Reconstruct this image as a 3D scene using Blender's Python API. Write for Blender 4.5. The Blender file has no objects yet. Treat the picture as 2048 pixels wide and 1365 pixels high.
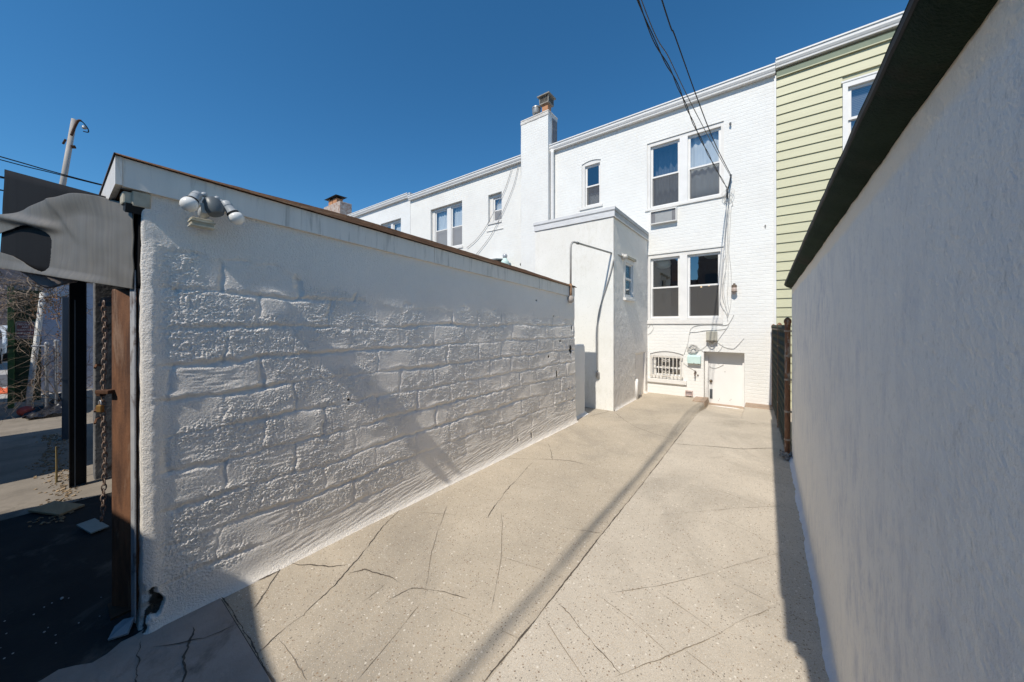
import bpy, bmesh, math, random
import numpy as np
from mathutils import Vector, Matrix, Quaternion
random.seed(7)
SC = bpy.context.scene
COL = SC.collection
R = math.radians

# ------------------------------------------------------------------ helpers
class MB:
    """collects boxes, tubes and sheets; build() links them as ONE mesh object"""
    def __init__(s): s.v = []; s.f = []
    def add(s, vs, fs):
        o = len(s.v); s.v += [tuple(v) for v in vs]
        s.f += [tuple(i + o for i in f) for f in fs]; return s
    def box(s, x0, x1, y0, y1, z0, z1):
        vs = [(x, y, z) for z in (z0, z1) for y in (y0, y1) for x in (x0, x1)]
        return s.add(vs, [(0,2,3,1),(4,5,7,6),(0,1,5,4),(2,6,7,3),(0,4,6,2),(1,3,7,5)])
    def obox(s, c, size, rot=(0,0,0)):
        from mathutils import Euler
        m = Euler(rot).to_matrix(); c = Vector(c)
        vs = [c + m @ Vector((x*size[0]/2, y*size[1]/2, z*size[2]/2)) for z in (-1,1) for y in (-1,1) for x in (-1,1)]
        return s.add(vs, [(0,2,3,1),(4,5,7,6),(0,1,5,4),(2,6,7,3),(0,4,6,2),(1,3,7,5)])
    def tube(s, pts, r, n=8, cap=True):
        pts = [Vector(p) for p in pts]; rs = r if isinstance(r, (list, tuple)) else [r]*len(pts)
        vs = []; up = None
        for i, p in enumerate(pts):
            t = (pts[min(i+1, len(pts)-1)] - pts[max(i-1, 0)])
            if t.length < 1e-9: t = Vector((0,0,1))
            t.normalize()
            if up is None: up = t.orthogonal().normalized()
            up = (up - t*up.dot(t))
            if up.length < 1e-6: up = t.orthogonal()
            up.normalize(); b = t.cross(up)
            for k in range(n):
                a = 2*math.pi*k/n; vs.append(p + (up*math.cos(a) + b*math.sin(a))*rs[i])
        fs = [(i*n+k, i*n+(k+1)%n, (i+1)*n+(k+1)%n, (i+1)*n+k) for i in range(len(pts)-1) for k in range(n)]
        if cap: fs += [tuple(range(n-1,-1,-1)), tuple(range((len(pts)-1)*n, len(pts)*n))]
        return s.add(vs, fs)
    def lathe(s, origin, axis, prof, n=20):
        """prof: (distance along axis, radius)"""
        o = Vector(origin); a = Vector(axis).normalized()
        return s.tube([o + a*d for d, _ in prof], [max(rr, 1e-4) for _, rr in prof], n)
    def sphere(s, c, r, n=16, m=10, sx=1, sy=1, sz=1):
        vs = []; c = Vector(c)
        for j in range(m+1):
            t = math.pi*j/m
            for k in range(n):
                a = 2*math.pi*k/n
                vs.append(c + Vector((r*sx*math.sin(t)*math.cos(a), r*sy*math.sin(t)*math.sin(a), r*sz*math.cos(t))))
        fs = [(j*n+k, (j+1)*n+k, (j+1)*n+(k+1)%n, j*n+(k+1)%n) for j in range(m) for k in range(n)]
        return s.add(vs, fs)
    def prism(s, poly, d, axis='x', a=0.0):
        """poly in the other two axes, extruded along axis from a to d"""
        def P(u, w, t):
            return {'x': (t, u, w), 'y': (u, t, w), 'z': (u, w, t)}[axis]
        n = len(poly)
        vs = [P(u, w, a) for u, w in poly] + [P(u, w, d) for u, w in poly]
        fs = [(i, (i+1) % n, n+(i+1) % n, n+i) for i in range(n)]
        fs += [tuple(range(n-1,-1,-1)), tuple(range(n, 2*n))]
        return s.add(vs, fs)
    def grid(s, nu, nv, fn):
        vs = [fn(i/nu, j/nv) for j in range(nv+1) for i in range(nu+1)]
        w = nu+1
        return s.add(vs, [(j*w+i, j*w+i+1, (j+1)*w+i+1, (j+1)*w+i) for j in range(nv) for i in range(nu)])
    def build(s, name, mat, parent=None, smooth=False, bevel=0, solid=0):
        me = bpy.data.meshes.new(name); me.from_pydata(s.v, [], s.f); me.update()
        bm = bmesh.new(); bm.from_mesh(me); bmesh.ops.recalc_face_normals(bm, faces=bm.faces); bm.to_mesh(me); bm.free()
        return link(name, me, mat, parent, smooth, bevel, solid)

def link(name, me, mat, parent=None, smooth=False, bevel=0, solid=0):
    o = bpy.data.objects.new(name, me); COL.objects.link(o); me.materials.append(mat)
    if smooth is True: me.polygons.foreach_set('use_smooth', [True]*len(me.polygons))
    elif smooth:
        me.polygons.foreach_set('use_smooth', [True]*len(me.polygons)); me.set_sharp_from_angle(angle=R(smooth))
    if parent is not None: setpar(o, parent)
    if solid:
        m = o.modifiers.new('thickness', 'SOLIDIFY'); m.thickness = solid; m.offset = 0
    if bevel:
        m = o.modifiers.new('bevel', 'BEVEL'); m.width = bevel; m.segments = 2; m.limit_method = 'ANGLE'
    return o

def wmat(o):
    m = Matrix.Identity(4); c = o
    while c is not None:
        m = (c.matrix_parent_inverse @ c.matrix_basis if c.parent else c.matrix_basis) @ m; c = c.parent
    return m
def setpar(o, p):
    o.parent = p; o.matrix_parent_inverse = wmat(p).inverted()
def tag(o, label=None, cat=None, group=None, kind=None):
    if label: o['label'] = label
    if cat: o['category'] = cat
    if group: o['group'] = group
    if kind: o['kind'] = kind
    return o
def thing(name, loc, label, cat, group=None):
    o = bpy.data.objects.new(name, None); COL.objects.link(o); o.location = loc
    o.empty_display_size = .1
    return tag(o, label, cat, group)

def npmesh(name, P, mat, parent=None, tone=None):
    """P: (n,m,3) array of points -> one smooth grid mesh"""
    n, m, _ = P.shape
    me = bpy.data.meshes.new(name)
    idx = np.arange(n*m).reshape(n, m)
    q = np.stack([idx[:-1,:-1], idx[1:,:-1], idx[1:,1:], idx[:-1,1:]], -1).reshape(-1, 4)
    me.vertices.add(n*m); me.vertices.foreach_set('co', P.reshape(-1).astype(np.float32))
    me.loops.add(q.size); me.loops.foreach_set('vertex_index', q.reshape(-1).astype(np.int32))
    me.polygons.add(len(q)); me.polygons.foreach_set('loop_start', (np.arange(len(q))*4).astype(np.int32))
    me.polygons.foreach_set('use_smooth', np.ones(len(q), bool))
    if tone is not None:
        a = me.attributes.new('wear', 'FLOAT', 'POINT'); a.data.foreach_set('value', tone.reshape(-1).astype(np.float32))
    me.update(calc_edges=True); me.validate()
    return link(name, me, mat, parent)

# gradient noise in numpy
_rs = np.random.RandomState(3); _perm = _rs.permutation(512)
def pn(x, y, seed=0):
    x = np.asarray(x, float) + seed*17.31; y = np.asarray(y, float) + seed*9.77
    xi = np.floor(x).astype(int); yi = np.floor(y).astype(int); xf = x-xi; yf = y-yi
    u = xf*xf*xf*(xf*(xf*6-15)+10); v = yf*yf*yf*(yf*(yf*6-15)+10)
    def g(ix, iy, dx, dy):
        h = _perm[(_perm[ix & 511] + iy) & 511]*(2*math.pi/512)
        return np.cos(h)*dx + np.sin(h)*dy
    a = g(xi, yi, xf, yf); b = g(xi+1, yi, xf-1, yf); c = g(xi, yi+1, xf, yf-1); d = g(xi+1, yi+1, xf-1, yf-1)
    return 1.5*((a*(1-u)+b*u)*(1-v) + (c*(1-u)+d*u)*v)
def fbm(x, y, o=4, seed=0):
    s = 0; a = 1; t = 0
    for i in range(o): s = s + a*pn(x*2**i, y*2**i, seed+i); t += a; a *= .5
    return s/t
def sstep(a, b, x):
    t = np.clip((x-a)/(b-a), 0, 1); return t*t*(3-2*t)

# ------------------------------------------------------------------ materials
def newmat(name):
    m = bpy.data.materials.new(name); m.use_nodes = True
    nt = m.node_tree; b = nt.nodes['Principled BSDF']; return m, nt, b
def N(nt, t, **kw):
    n = nt.nodes.new(t)
    for k, v in kw.items():
        if k.startswith('i_'):
            key = k[2:]; key = int(key) if key.isdigit() else key.replace('_', ' ')
            n.inputs[key].default_value = v
        else: setattr(n, k, v)
    return n
def L(nt, a, ao, b, bi): nt.links.new(a.outputs[ao], b.inputs[bi])
def rgba(c): return (c[0], c[1], c[2], 1)
def ramp(nt, p0, p1, c0=(0,0,0), c1=(1,1,1)):
    n = N(nt, 'ShaderNodeValToRGB'); e = n.color_ramp.elements
    e[0].position = p0; e[1].position = p1; e[0].color = rgba(c0); e[1].color = rgba(c1); return n
def mixc(nt, fac, a, b, blend='MIX'):
    """fac/a/b: (node, output) or value"""
    n = N(nt, 'ShaderNodeMix', data_type='RGBA', blend_type=blend)
    for i, x in ((0, fac), (6, a), (7, b)):
        if isinstance(x, tuple) and len(x) == 2 and hasattr(x[0], 'outputs'): nt.links.new(x[0].outputs[x[1]], n.inputs[i])
        else: n.inputs[i].default_value = x if i == 0 else rgba(x)
    return (n, 2)
def math_(nt, op, a, b=0.0, clamp=False):
    n = N(nt, 'ShaderNodeMath', operation=op, use_clamp=clamp)
    for i, x in ((0, a), (1, b)):
        if isinstance(x, tuple): nt.links.new(x[0].outputs[x[1]], n.inputs[i])
        else: n.inputs[i].default_value = x
    return (n, 0)
def coords(nt, scale=(1,1,1)):
    tc = N(nt, 'ShaderNodeTexCoord'); mp = N(nt, 'ShaderNodeMapping'); mp.inputs['Scale'].default_value = scale
    L(nt, tc, 'Object', mp, 'Vector'); return (mp, 0)
def noise(nt, co, scale, detail=5, rough=.6, dist=0):
    n = N(nt, 'ShaderNodeTexNoise'); n.inputs['Scale'].default_value = scale; n.inputs['Detail'].default_value = detail
    n.inputs['Roughness'].default_value = rough; n.inputs['Distortion'].default_value = dist
    nt.links.new(co[0].outputs[co[1]], n.inputs['Vector']); return n
def setc(nt, b, c): nt.links.new(c[0].outputs[c[1]], b.inputs['Base Color'])
def bump(nt, b, h, strength, dist, prev=None):
    n = N(nt, 'ShaderNodeBump'); n.inputs['Strength'].default_value = strength; n.inputs['Distance'].default_value = dist
    nt.links.new(h[0].outputs[h[1]], n.inputs['Height'])
    if prev: nt.links.new(prev.outputs[0], n.inputs['Normal'])
    nt.links.new(n.outputs[0], b.inputs['Normal']); return n

def M(name, c1, c2=None, rough=.7, metal=0, scale=4, stretch=(1,1,1), lo=.35, hi=.65, bs=0, bd=.003, bscale=60, spec=.3, c3=None, s3=1.5):
    m, nt, b = newmat(name)
    b.inputs['Roughness'].default_value = rough; b.inputs['Metallic'].default_value = metal
    b.inputs['Specular IOR Level'].default_value = spec
    if c2 is None: c2 = tuple(x*.86 for x in c1)
    co = coords(nt, stretch)
    n = noise(nt, co, scale, 6, .65); r = ramp(nt, lo, hi)
    L(nt, n, 'Fac', r, 'Fac'); c = mixc(nt, (r, 0), c1, c2)
    if c3:
        n3 = noise(nt, co, s3, 7, .7, .4); r3 = ramp(nt, .54, .68); L(nt, n3, 'Fac', r3, 'Fac'); c = mixc(nt, (r3, 0), c, c3)
    setc(nt, b, c)
    if bs:
        nb = noise(nt, coords(nt), bscale, 4, .6); bump(nt, b, (nb, 'Fac'), bs, bd)
    return m

def brick_paint(name, c1, c2, depth=.0055, strength=.6, patch=None):
    """painted brick: relief of courses and brushy paint"""
    m, nt, b = newmat(name); b.inputs['Roughness'].default_value = .65; b.inputs['Specular IOR Level'].default_value = .25
    tc = N(nt, 'ShaderNodeTexCoord'); sp = N(nt, 'ShaderNodeSeparateXYZ'); L(nt, tc, 'Object', sp, 0)
    xy = math_(nt, 'ADD', (sp, 0), (sp, 1))
    cb = N(nt, 'ShaderNodeCombineXYZ'); nt.links.new(xy[0].outputs[0], cb.inputs[0]); L(nt, sp, 2, cb, 1)
    wn = noise(nt, (tc, 'Object'), 7, 3); vm = N(nt, 'ShaderNodeVectorMath', operation='SCALE'); vm.inputs['Scale'].default_value = .035
    L(nt, wn, 'Color', vm, 0); va = N(nt, 'ShaderNodeVectorMath', operation='ADD'); L(nt, cb, 0, va, 0); L(nt, vm, 0, va, 1)
    br = N(nt, 'ShaderNodeTexBrick'); br.inputs['Scale'].default_value = 1; br.inputs['Brick Width'].default_value = .215
    br.inputs['Row Height'].default_value = .075; br.inputs['Mortar Size'].default_value = .009; br.inputs['Mortar Smooth'].default_value = .7
    L(nt, va, 0, br, 'Vector')
    co = coords(nt); n1 = noise(nt, co, 1.3, 7, .7); r1 = ramp(nt, .4, .7); L(nt, n1, 'Fac', r1, 'Fac')
    c = mixc(nt, (r1, 0), c1, c2)
    n2 = noise(nt, coords(nt, (1.5, 1.5, 14)), 3, 5, .7); r2 = ramp(nt, .55, .8); L(nt, n2, 'Fac', r2, 'Fac')
    c = mixc(nt, math_(nt, 'MULTIPLY', (r2, 0), .35), c, tuple(x*.86 for x in c1))
    if patch:
        px, pz, sx, sz, lim = patch
        dx = math_(nt, 'DIVIDE', math_(nt, 'SUBTRACT', (sp, 0), px), sx); dz = math_(nt, 'DIVIDE', math_(nt, 'SUBTRACT', (sp, 2), pz), sz)
        d = math_(nt, 'ADD', math_(nt, 'MULTIPLY', dx, dx), math_(nt, 'MULTIPLY', dz, dz))
        nn = noise(nt, co, 6, 6, .75)
        k = math_(nt, 'SUBTRACT', math_(nt, 'ADD', (nn, 'Fac'), .62), d); rr = ramp(nt, .42, .5)
        nt.links.new(k[0].outputs[0], rr.inputs[0])
        bc = N(nt, 'ShaderNodeTexBrick'); 
        for kk, vv in (('Scale', 1), ('Brick Width', .215), ('Row Height', .075), ('Mortar Size', .009)): bc.inputs[kk].default_value = vv
        bc.inputs['Color1'].default_value = (.36, .13, .07, 1); bc.inputs['Color2'].default_value = (.28, .09, .05, 1); bc.inputs['Mortar'].default_value = (.4, .35, .3, 1)
        L(nt, va, 0, bc, 'Vector'); c = mixc(nt, (rr, 0), c, (bc, 'Color'))
    setc(nt, b, c)
    inv = math_(nt, 'SUBTRACT', 1.0, (br, 'Fac'))
    n3 = noise(nt, coords(nt, (1, 1, 2.2)), 22, 5, .7)
    h = math_(nt, 'ADD', math_(nt, 'MULTIPLY', inv, .7), math_(nt, 'MULTIPLY', (n3, 'Fac'), 1.3))
    bump(nt, b, h, strength*1.0, depth)
    return m

def stucco(name, c1, c2, streak=None, bs=.4, bd=.002, bscale=120, wear=None, edge=None, skirt=None, coarse=0, coarse_d=.006):
    m, nt, b = newmat(name); b.inputs['Roughness'].default_value = .8; b.inputs['Specular IOR Level'].default_value = .2
    co = coords(nt); n1 = noise(nt, co, 1.1, 8, .7); r1 = ramp(nt, .35, .7); L(nt, n1, 'Fac', r1, 'Fac')
    c = mixc(nt, (r1, 0), c1, c2)
    if streak:
        n2 = noise(nt, coords(nt, (4.2, 4.2, 1.7)), 2.6, 8, .78, .4); r2 = ramp(nt, .46, .66); L(nt, n2, 'Fac', r2, 'Fac')
        n4 = noise(nt, co, .9, 5, .7); r4 = ramp(nt, .40, .62); L(nt, n4, 'Fac', r4, 'Fac')
        c = mixc(nt, math_(nt, 'MULTIPLY', math_(nt, 'MULTIPLY', (r2, 0), (r4, 0)), .7), c, streak)
        n5 = noise(nt, coords(nt, (26, 26, 15)), 2.0, 5, .75); r5 = ramp(nt, .57, .70); L(nt, n5, 'Fac', r5, 'Fac')
        c = mixc(nt, math_(nt, 'MULTIPLY', (r5, 0), .55), c, tuple(x*.62 for x in c1))
    if edge:
        zc, col = edge
        tc = N(nt, 'ShaderNodeTexCoord'); sp = N(nt, 'ShaderNodeSeparateXYZ'); L(nt, tc, 'Object', sp, 0)
        ne = noise(nt, co, 3.5, 5, .6)
        z = math_(nt, 'ADD', (sp, 2), math_(nt, 'MULTIPLY', math_(nt, 'SUBTRACT', (ne, 'Fac'), .5), .07))
        rr = N(nt, 'ShaderNodeMapRange'); rr.inputs[1].default_value = zc-.012; rr.inputs[2].default_value = zc+.012
        nt.links.new(z[0].outputs[0], rr.inputs[0]); c = mixc(nt, (rr, 0), c, col)
    if skirt:
        zc, col = skirt
        tc = N(nt, 'ShaderNodeTexCoord'); sp = N(nt, 'ShaderNodeSeparateXYZ'); L(nt, tc, 'Object', sp, 0)
        ne = noise(nt, co, 5, 5, .6)
        z = math_(nt, 'ADD', (sp, 2), math_(nt, 'MULTIPLY', math_(nt, 'SUBTRACT', (ne, 'Fac'), .5), .12))
        rr = N(nt, 'ShaderNodeMapRange'); rr.inputs[1].default_value = zc+.03; rr.inputs[2].default_value = zc-.02
        nt.links.new(z[0].outputs[0], rr.inputs[0]); c = mixc(nt, math_(nt, 'MULTIPLY', (rr, 0), .7), c, col)
    if wear:
        at = N(nt, 'ShaderNodeAttribute', attribute_name='wear')
        nw = noise(nt, co, 60, 4, .7); k = math_(nt, 'ADD', (at, 'Fac'), math_(nt, 'MULTIPLY', math_(nt, 'SUBTRACT', (nw, 'Fac'), .5), .5))
        rr = ramp(nt, .42, .58); nt.links.new(k[0].outputs[0], rr.inputs[0]); c = mixc(nt, (rr, 0), c, wear)
    setc(nt, b, c)
    nb = noise(nt, co, bscale, 5, .65); p_ = bump(nt, b, (nb, 'Fac'), bs, bd)
    if coarse:
        nc = noise(nt, co, coarse, 4, .6); bump(nt, b, (nc, 'Fac'), .9, coarse_d, p_)
    return m

def concrete(name, left, right, split, dark=.5):
    m, nt, b = newmat(name); b.inputs['Roughness'].default_value = .85; b.inputs['Specular IOR Level'].default_value = .2
    tc = N(nt, 'ShaderNodeTexCoord'); sp = N(nt, 'ShaderNodeSeparateXYZ'); L(nt, tc, 'Object', sp, 0); co = coords(nt)
    n0 = noise(nt, co, 1.0, 7, .7, .3); r0 = ramp(nt, .36, .66); L(nt, n0, 'Fac', r0, 'Fac')
    a = mixc(nt, (r0, 0), left[0], left[1]); d = mixc(nt, (r0, 0), right[0], right[1])
    side = math_(nt, 'GREATER_THAN', (sp, 0), split); c = mixc(nt, side, a, d)
    # grey and damp-looking patches
    n2 = noise(nt, co, .55, 6, .65, .5); r2 = ramp(nt, .50, .68); L(nt, n2, 'Fac', r2, 'Fac')
    c = mixc(nt, math_(nt, 'MULTIPLY', (r2, 0), .7), c, tuple(x*k_ for x, k_ in zip(left[1], (.68,.70,.74))))
    n6 = noise(nt, co, 2.6, 7, .75, .6); r6 = ramp(nt, .6, .75); L(nt, n6, 'Fac', r6, 'Fac')
    c = mixc(nt, math_(nt, 'MULTIPLY', (r6, 0), .65), c, tuple(x*.66 for x in right[1]))
    n8 = noise(nt, coords(nt, (.5, 1, 1)), 5.5, 8, .8, 1.0); r8 = ramp(nt, .58, .7); L(nt, n8, 'Fac', r8, 'Fac')
    c = mixc(nt, math_(nt, 'MULTIPLY', (r8, 0), .35), c, (.60,.55,.47))
    # aggregate
    for sc, thr, col, k in ((95, .91, (.12, .10, .08), .8), (150, .80, (.74, .68, .58), .65), (75, .94, (.22, .14, .085), .75), (210, .66, (.19, .165, .14), .6), (170, .80, (.46, .32, .18), .6), (320, .5, (.25, .22, .19), .45), (60, .965, (.80,.74,.64), .6)):
        v = N(nt, 'ShaderNodeTexVoronoi'); v.inputs['Scale'].default_value = sc; L(nt, co[0], 0, v, 'Vector')
        s3 = N(nt, 'ShaderNodeSeparateColor'); L(nt, v, 'Color', s3, 0)
        g = math_(nt, 'GREATER_THAN', (s3, 0), thr); rr = ramp(nt, .28, .42, (1,1,1), (0,0,0)); L(nt, v, 'Distance', rr, 'Fac')
        c = mixc(nt, math_(nt, 'MULTIPLY', math_(nt, 'MULTIPLY', g, (rr, 0)), k), c, col)
    # darker brown band on the left of the long joint
    dx = math_(nt, 'SUBTRACT', split, (sp, 0))
    nd = noise(nt, coords(nt, (3, 1, 1)), 2.2, 5, .7)
    w = math_(nt, 'ADD', .03, math_(nt, 'MULTIPLY', (nd, 'Fac'), .15))
    k = N(nt, 'ShaderNodeMapRange'); k.inputs[3].default_value = 1; k.inputs[4].default_value = 0; k.inputs[1].default_value = .0
    nt.links.new(dx[0].outputs[0], k.inputs[0]); nt.links.new(w[0].outputs[0], k.inputs[2])
    pos = math_(nt, 'GREATER_THAN', dx, 0.0)
    c = mixc(nt, math_(nt, 'MULTIPLY', math_(nt, 'MULTIPLY', (k, 0), pos), dark), c, (.16, .13, .105))
    setc(nt, b, c)
    nb = noise(nt, co, 90, 4, .7); bump(nt, b, (nb, 'Fac'), .5, .003)
    return m

def glassmat(name, tint=.7, refl=1.0, refl0=.22):
    m = bpy.data.materials.new(name); m.use_nodes = True; nt = m.node_tree; nt.nodes.clear()
    out = N(nt, 'ShaderNodeOutputMaterial'); t = N(nt, 'ShaderNodeBsdfTransparent'); t.inputs[0].default_value = (tint*.96, tint, tint*1.02, 1)
    g = N(nt, 'ShaderNodeBsdfGlossy'); g.inputs['Roughness'].default_value = .015; g.inputs[0].default_value = (refl, refl, refl, 1)
    nz = noise(nt, coords(nt), 2.5, 2); bp = N(nt, 'ShaderNodeBump'); bp.inputs['Strength'].default_value = .06; bp.inputs['Distance'].default_value = .01
    L(nt, nz, 'Fac', bp, 'Height'); L(nt, bp, 0, g, 'Normal')
    f = N(nt, 'ShaderNodeLayerWeight'); f.inputs[0].default_value = .5; p4 = math_(nt, 'POWER', (f, 'Facing'), 3.0)
    fc = math_(nt, 'ADD', math_(nt, 'MULTIPLY', p4, .6), refl0)
    mx = N(nt, 'ShaderNodeMixShader'); nt.links.new(fc[0].outputs[0], mx.inputs[0]); L(nt, t, 0, mx, 1); L(nt, g, 0, mx, 2); L(nt, mx, 0, out, 0)
    return m
def screenmat(name, col, alpha):
    m = bpy.data.materials.new(name); m.use_nodes = True; nt = m.node_tree; nt.nodes.clear()
    out = N(nt, 'ShaderNodeOutputMaterial'); t = N(nt, 'ShaderNodeBsdfTransparent'); d = N(nt, 'ShaderNodeBsdfDiffuse'); d.inputs[0].default_value = rgba(col)
    mx = N(nt, 'ShaderNodeMixShader'); mx.inputs[0].default_value = alpha; L(nt, t, 0, mx, 1); L(nt, d, 0, mx, 2); L(nt, mx, 0, out, 0)
    return m
SUN_E = 4.1; SKY_E = .115; EXPO = 0.18

# ------------------------------------------------------------------ palette
WHITE = brick_paint('painted_brick', (.80,.795,.765), (.74,.73,.70))
WHITE_B = brick_paint('painted_brick_cool', (.78,.785,.775), (.72,.72,.70), patch=(-3.02, 6.25, .16, .62, 0))
ROUGHWALL = stucco('rough_white_stucco', (.90,.84,.76), (.83,.775,.70), bs=1.0, bd=.005, bscale=230, coarse=95, coarse_d=.009, wear=(.07,.062,.05))
SIDEWALL = stucco('grey_white_stucco', (.88,.83,.76), (.82,.775,.71), bs=1.0, bd=.006, bscale=60, coarse=22, coarse_d=.012, wear=(.1,.09,.08))
SMOOTHW = stucco('smooth_white_stucco', (.80,.79,.76), (.75,.74,.70), bs=.2)
DRIPW = stucco('smooth_white_stucco_stained', (.80,.79,.75), (.74,.73,.68), streak=(.62,.60,.52), bs=.2)
RWALL = stucco('blue_grey_stucco', (.87,.84,.775), (.79,.77,.725), streak=(.42,.45,.53), bs=.9, bd=.005, bscale=75, coarse=16, coarse_d=.007, edge=(2.035, (.90,.80,.66)), skirt=(.05, (.58,.62,.70)))
TRIM = M('white_trim', (.80,.79,.77), (.74,.73,.71), rough=.45)
CASING = M('cream_casing', (.76,.745,.71), (.70,.68,.65), rough=.5)
GUTTER = M('gutter_white', (.82,.81,.79), (.74,.73,.71), rough=.4, scale=3, stretch=(1,4,6))
FASCIA = M('fascia_metal', (.78,.73,.66), (.72,.675,.61), rough=.4, scale=2, stretch=(6,6,.6), c3=(.50,.47,.42), s3=3)
CEMENT = M('grey_coping', (.50,.51,.51), (.42,.43,.43), rough=.7, scale=6, bs=.2)
SHINGLE = M('brown_shingle', (.27,.145,.08), (.16,.085,.05), rough=.9, scale=9, stretch=(1,.6,14), bs=.6, bd=.006, bscale=60, c3=(.34,.23,.14))
GREENROLL = M('green_roll_roofing', (.020,.036,.022), (.012,.023,.014), rough=.95, scale=5, bs=1.0, bd=.008, bscale=160, spec=.15, c3=(.035,.030,.022))
BLACK = M('black_edge', (.012,.012,.012), rough=.7)
SIDING = M('green_siding', (.55,.535,.365), (.51,.495,.335), rough=.5, scale=2, stretch=(.6,1,6), bs=.15, bd=.002, bscale=30)
FRIEZE = M('green_frieze', (.20,.24,.17), (.17,.21,.15), rough=.6)
RUST = M('rusted_steel', (.195,.092,.048), (.085,.042,.026), rough=.8, scale=3.5, stretch=(6,6,.9), lo=.38, hi=.62, bs=.5, bd=.003, c3=(.24,.15,.10), s3=2.6)
RUSTDK = M('dark_rust', (.10,.045,.022), (.055,.028,.016), rough=.8, scale=20, bs=.3)
DARKSTEEL = M('black_steel', (.012,.011,.012), (.02,.018,.018), rough=.6)
GREYSTEEL = M('blue_grey_steel', (.10,.12,.145), (.075,.09,.11), rough=.5, scale=3, stretch=(3,3,.6))
GALV = M('galvanised', (.52,.53,.54), (.40,.41,.42), rough=.4, metal=.35, scale=12)
PIPEGREY = M('conduit_grey', (.40,.39,.37), (.33,.32,.30), rough=.5, metal=.2, scale=8)
HOODM = M('weathered_sheet_metal', (.150,.138,.119), (.118,.108,.094), rough=.55, scale=2.6, stretch=(9,9,.35), c3=(.165,.148,.122), s3=1.0, bs=.05, bd=.002, bscale=14)
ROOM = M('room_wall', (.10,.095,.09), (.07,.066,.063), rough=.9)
GLASS = glassmat('window_glass', .82)
SCREEN = screenmat('insect_screen', (.14,.135,.13), .55)
SCREENL = screenmat('insect_screen_pale', (.32,.32,.33), .7)
CURTAIN = M('white_curtain', (.85,.87,.87), (.70,.73,.75), rough=.9, scale=3, stretch=(6,6,.7))
CABLE = M('black_cable', (.02,.02,.022), rough=.6)
CABLEG = M('grey_cable', (.35,.34,.33), (.26,.25,.24), rough=.6)
CABLEW = M('painted_cable', (.60,.59,.57), (.5,.49,.47), rough=.6)
BULB = M('bulb_white', (.78,.77,.73), (.74,.73,.69), rough=.2)
LAMPGREY = M('lamp_grey', (.40,.42,.43), (.33,.35,.36), rough=.4)
SENSOR = M('sensor_grey', (.12,.135,.14), (.10,.11,.12), rough=.4)
BEIGE = M('aged_beige', (.50,.46,.36), (.38,.34,.26), rough=.6, scale=14, c3=(.2,.16,.1), s3=9)
TERRA = M('terracotta', (.50,.25,.13), (.42,.2,.1), rough=.8, scale=10)
TIN = M('zinc', (.38,.38,.37), (.28,.28,.27), rough=.45, metal=.4, scale=12)
DARKSIDE = M('sooty_brick', (.12,.125,.14), (.22,.22,.23), rough=.9, scale=14, bs=.6, bd=.008, bscale=25)
PATCHBRICK = M('far_brick', (.50,.46,.42), (.30,.18,.13), rough=.9, scale=6, bs=.5)
MINT = M('mint_paint', (.58,.74,.70), (.52,.68,.64), rough=.5)
UTIL = M('utility_beige', (.46,.44,.37), (.40,.38,.32), rough=.5)
BRASS = M('tarnished_brass', (.20,.15,.10), (.13,.10,.07), rough=.4, metal=.5, scale=30)
CRACKF = M('hairline_crack', (.20,.165,.125), (.30,.25,.19), rough=1, scale=14)
CRACKM = M('crack_dirt', (.075,.062,.05), (.12,.10,.08), rough=1, scale=30)
ASPH = M('alley_pavement', (.040,.037,.034), (.022,.022,.022), rough=.9, scale=2.2, bs=.5, bd=.006, bscale=55, c3=(.105,.092,.078), s3=1.7)
ALLEYC = M('alley_concrete', (.42,.35,.30), (.29,.245,.21), rough=.9, scale=1.8, bs=.5, bd=.003, bscale=90, c3=(.15,.125,.105), s3=1.9)
BLOCK = M('old_block', (.20,.20,.20), (.11,.11,.115), rough=.95, scale=7, bs=.9, bd=.01, bscale=30, c3=(.05,.047,.045), s3=5)
FABRIC = M('green_screen', (.030,.060,.050), (.018,.038,.032), rough=.9, scale=14, stretch=(1,1,.2))
GREENP = M('green_paint', (.022,.050,.022), (.014,.032,.016), rough=.5, scale=4, stretch=(3,3,.6))
GREENL = M('green_paint_worn', (.06,.13,.045), (.04,.09,.035), rough=.5, scale=5)

# ------------------------------------------------------------------ ground
def sheet(name, mat, x0, x1, y0, y1, z, kind='structure'):
    return tag(MB().add([(x0,y0,z),(x1,y0,z),(x1,y1,z),(x0,y1,z)], [(0,1,2,3)]).build(name, mat), kind=kind)
sheet('ground', M('earth', (.16,.14,.11), (.12,.10,.08), rough=1), -300, 300, -300, 300, -.3)
sheet('alley', ASPH, -13.6, 9, -5.5, .605, 0.0)
STREETM = M('street_concrete', (.40,.38,.35), (.34,.32,.30), rough=.9, scale=1, bs=.3)
sheet('street', STREETM, -70, -13.6, -40, 30, -.004)
sheet('pavement', M('dark_asphalt', (.10,.10,.105), (.08,.08,.085), rough=.9), -20.2, -16.3, -40, 30, 0.0)
CONC = concrete('driveway_concrete', ((.525,.45,.35), (.42,.36,.28)), ((.59,.52,.425), (.49,.43,.35)), -1.032, .10)
def dz(x, y):
    r = sstep(7.0, 8.6, y)*sstep(-1.06, -1.03, x)*(1-sstep(-.37, -.34, x))
    return -.14*r + .006*pn(x*.9, y*.9, 4) + .0015*sstep(-1.034, -1.028, x)
xs = np.concatenate([np.linspace(-5.2,-2.8,14), np.linspace(-2.75,-1.08,34), [-1.06,-1.05,-1.04,-1.036,-1.0325,-1.029,-1.02,-1.0], np.linspace(-.95,-.4,12), [-.37,-.36,-.35,-.34,-.33], np.linspace(-.28,2.2,24)])
ys = np.linspace(.605, 9.05, 150)
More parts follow.
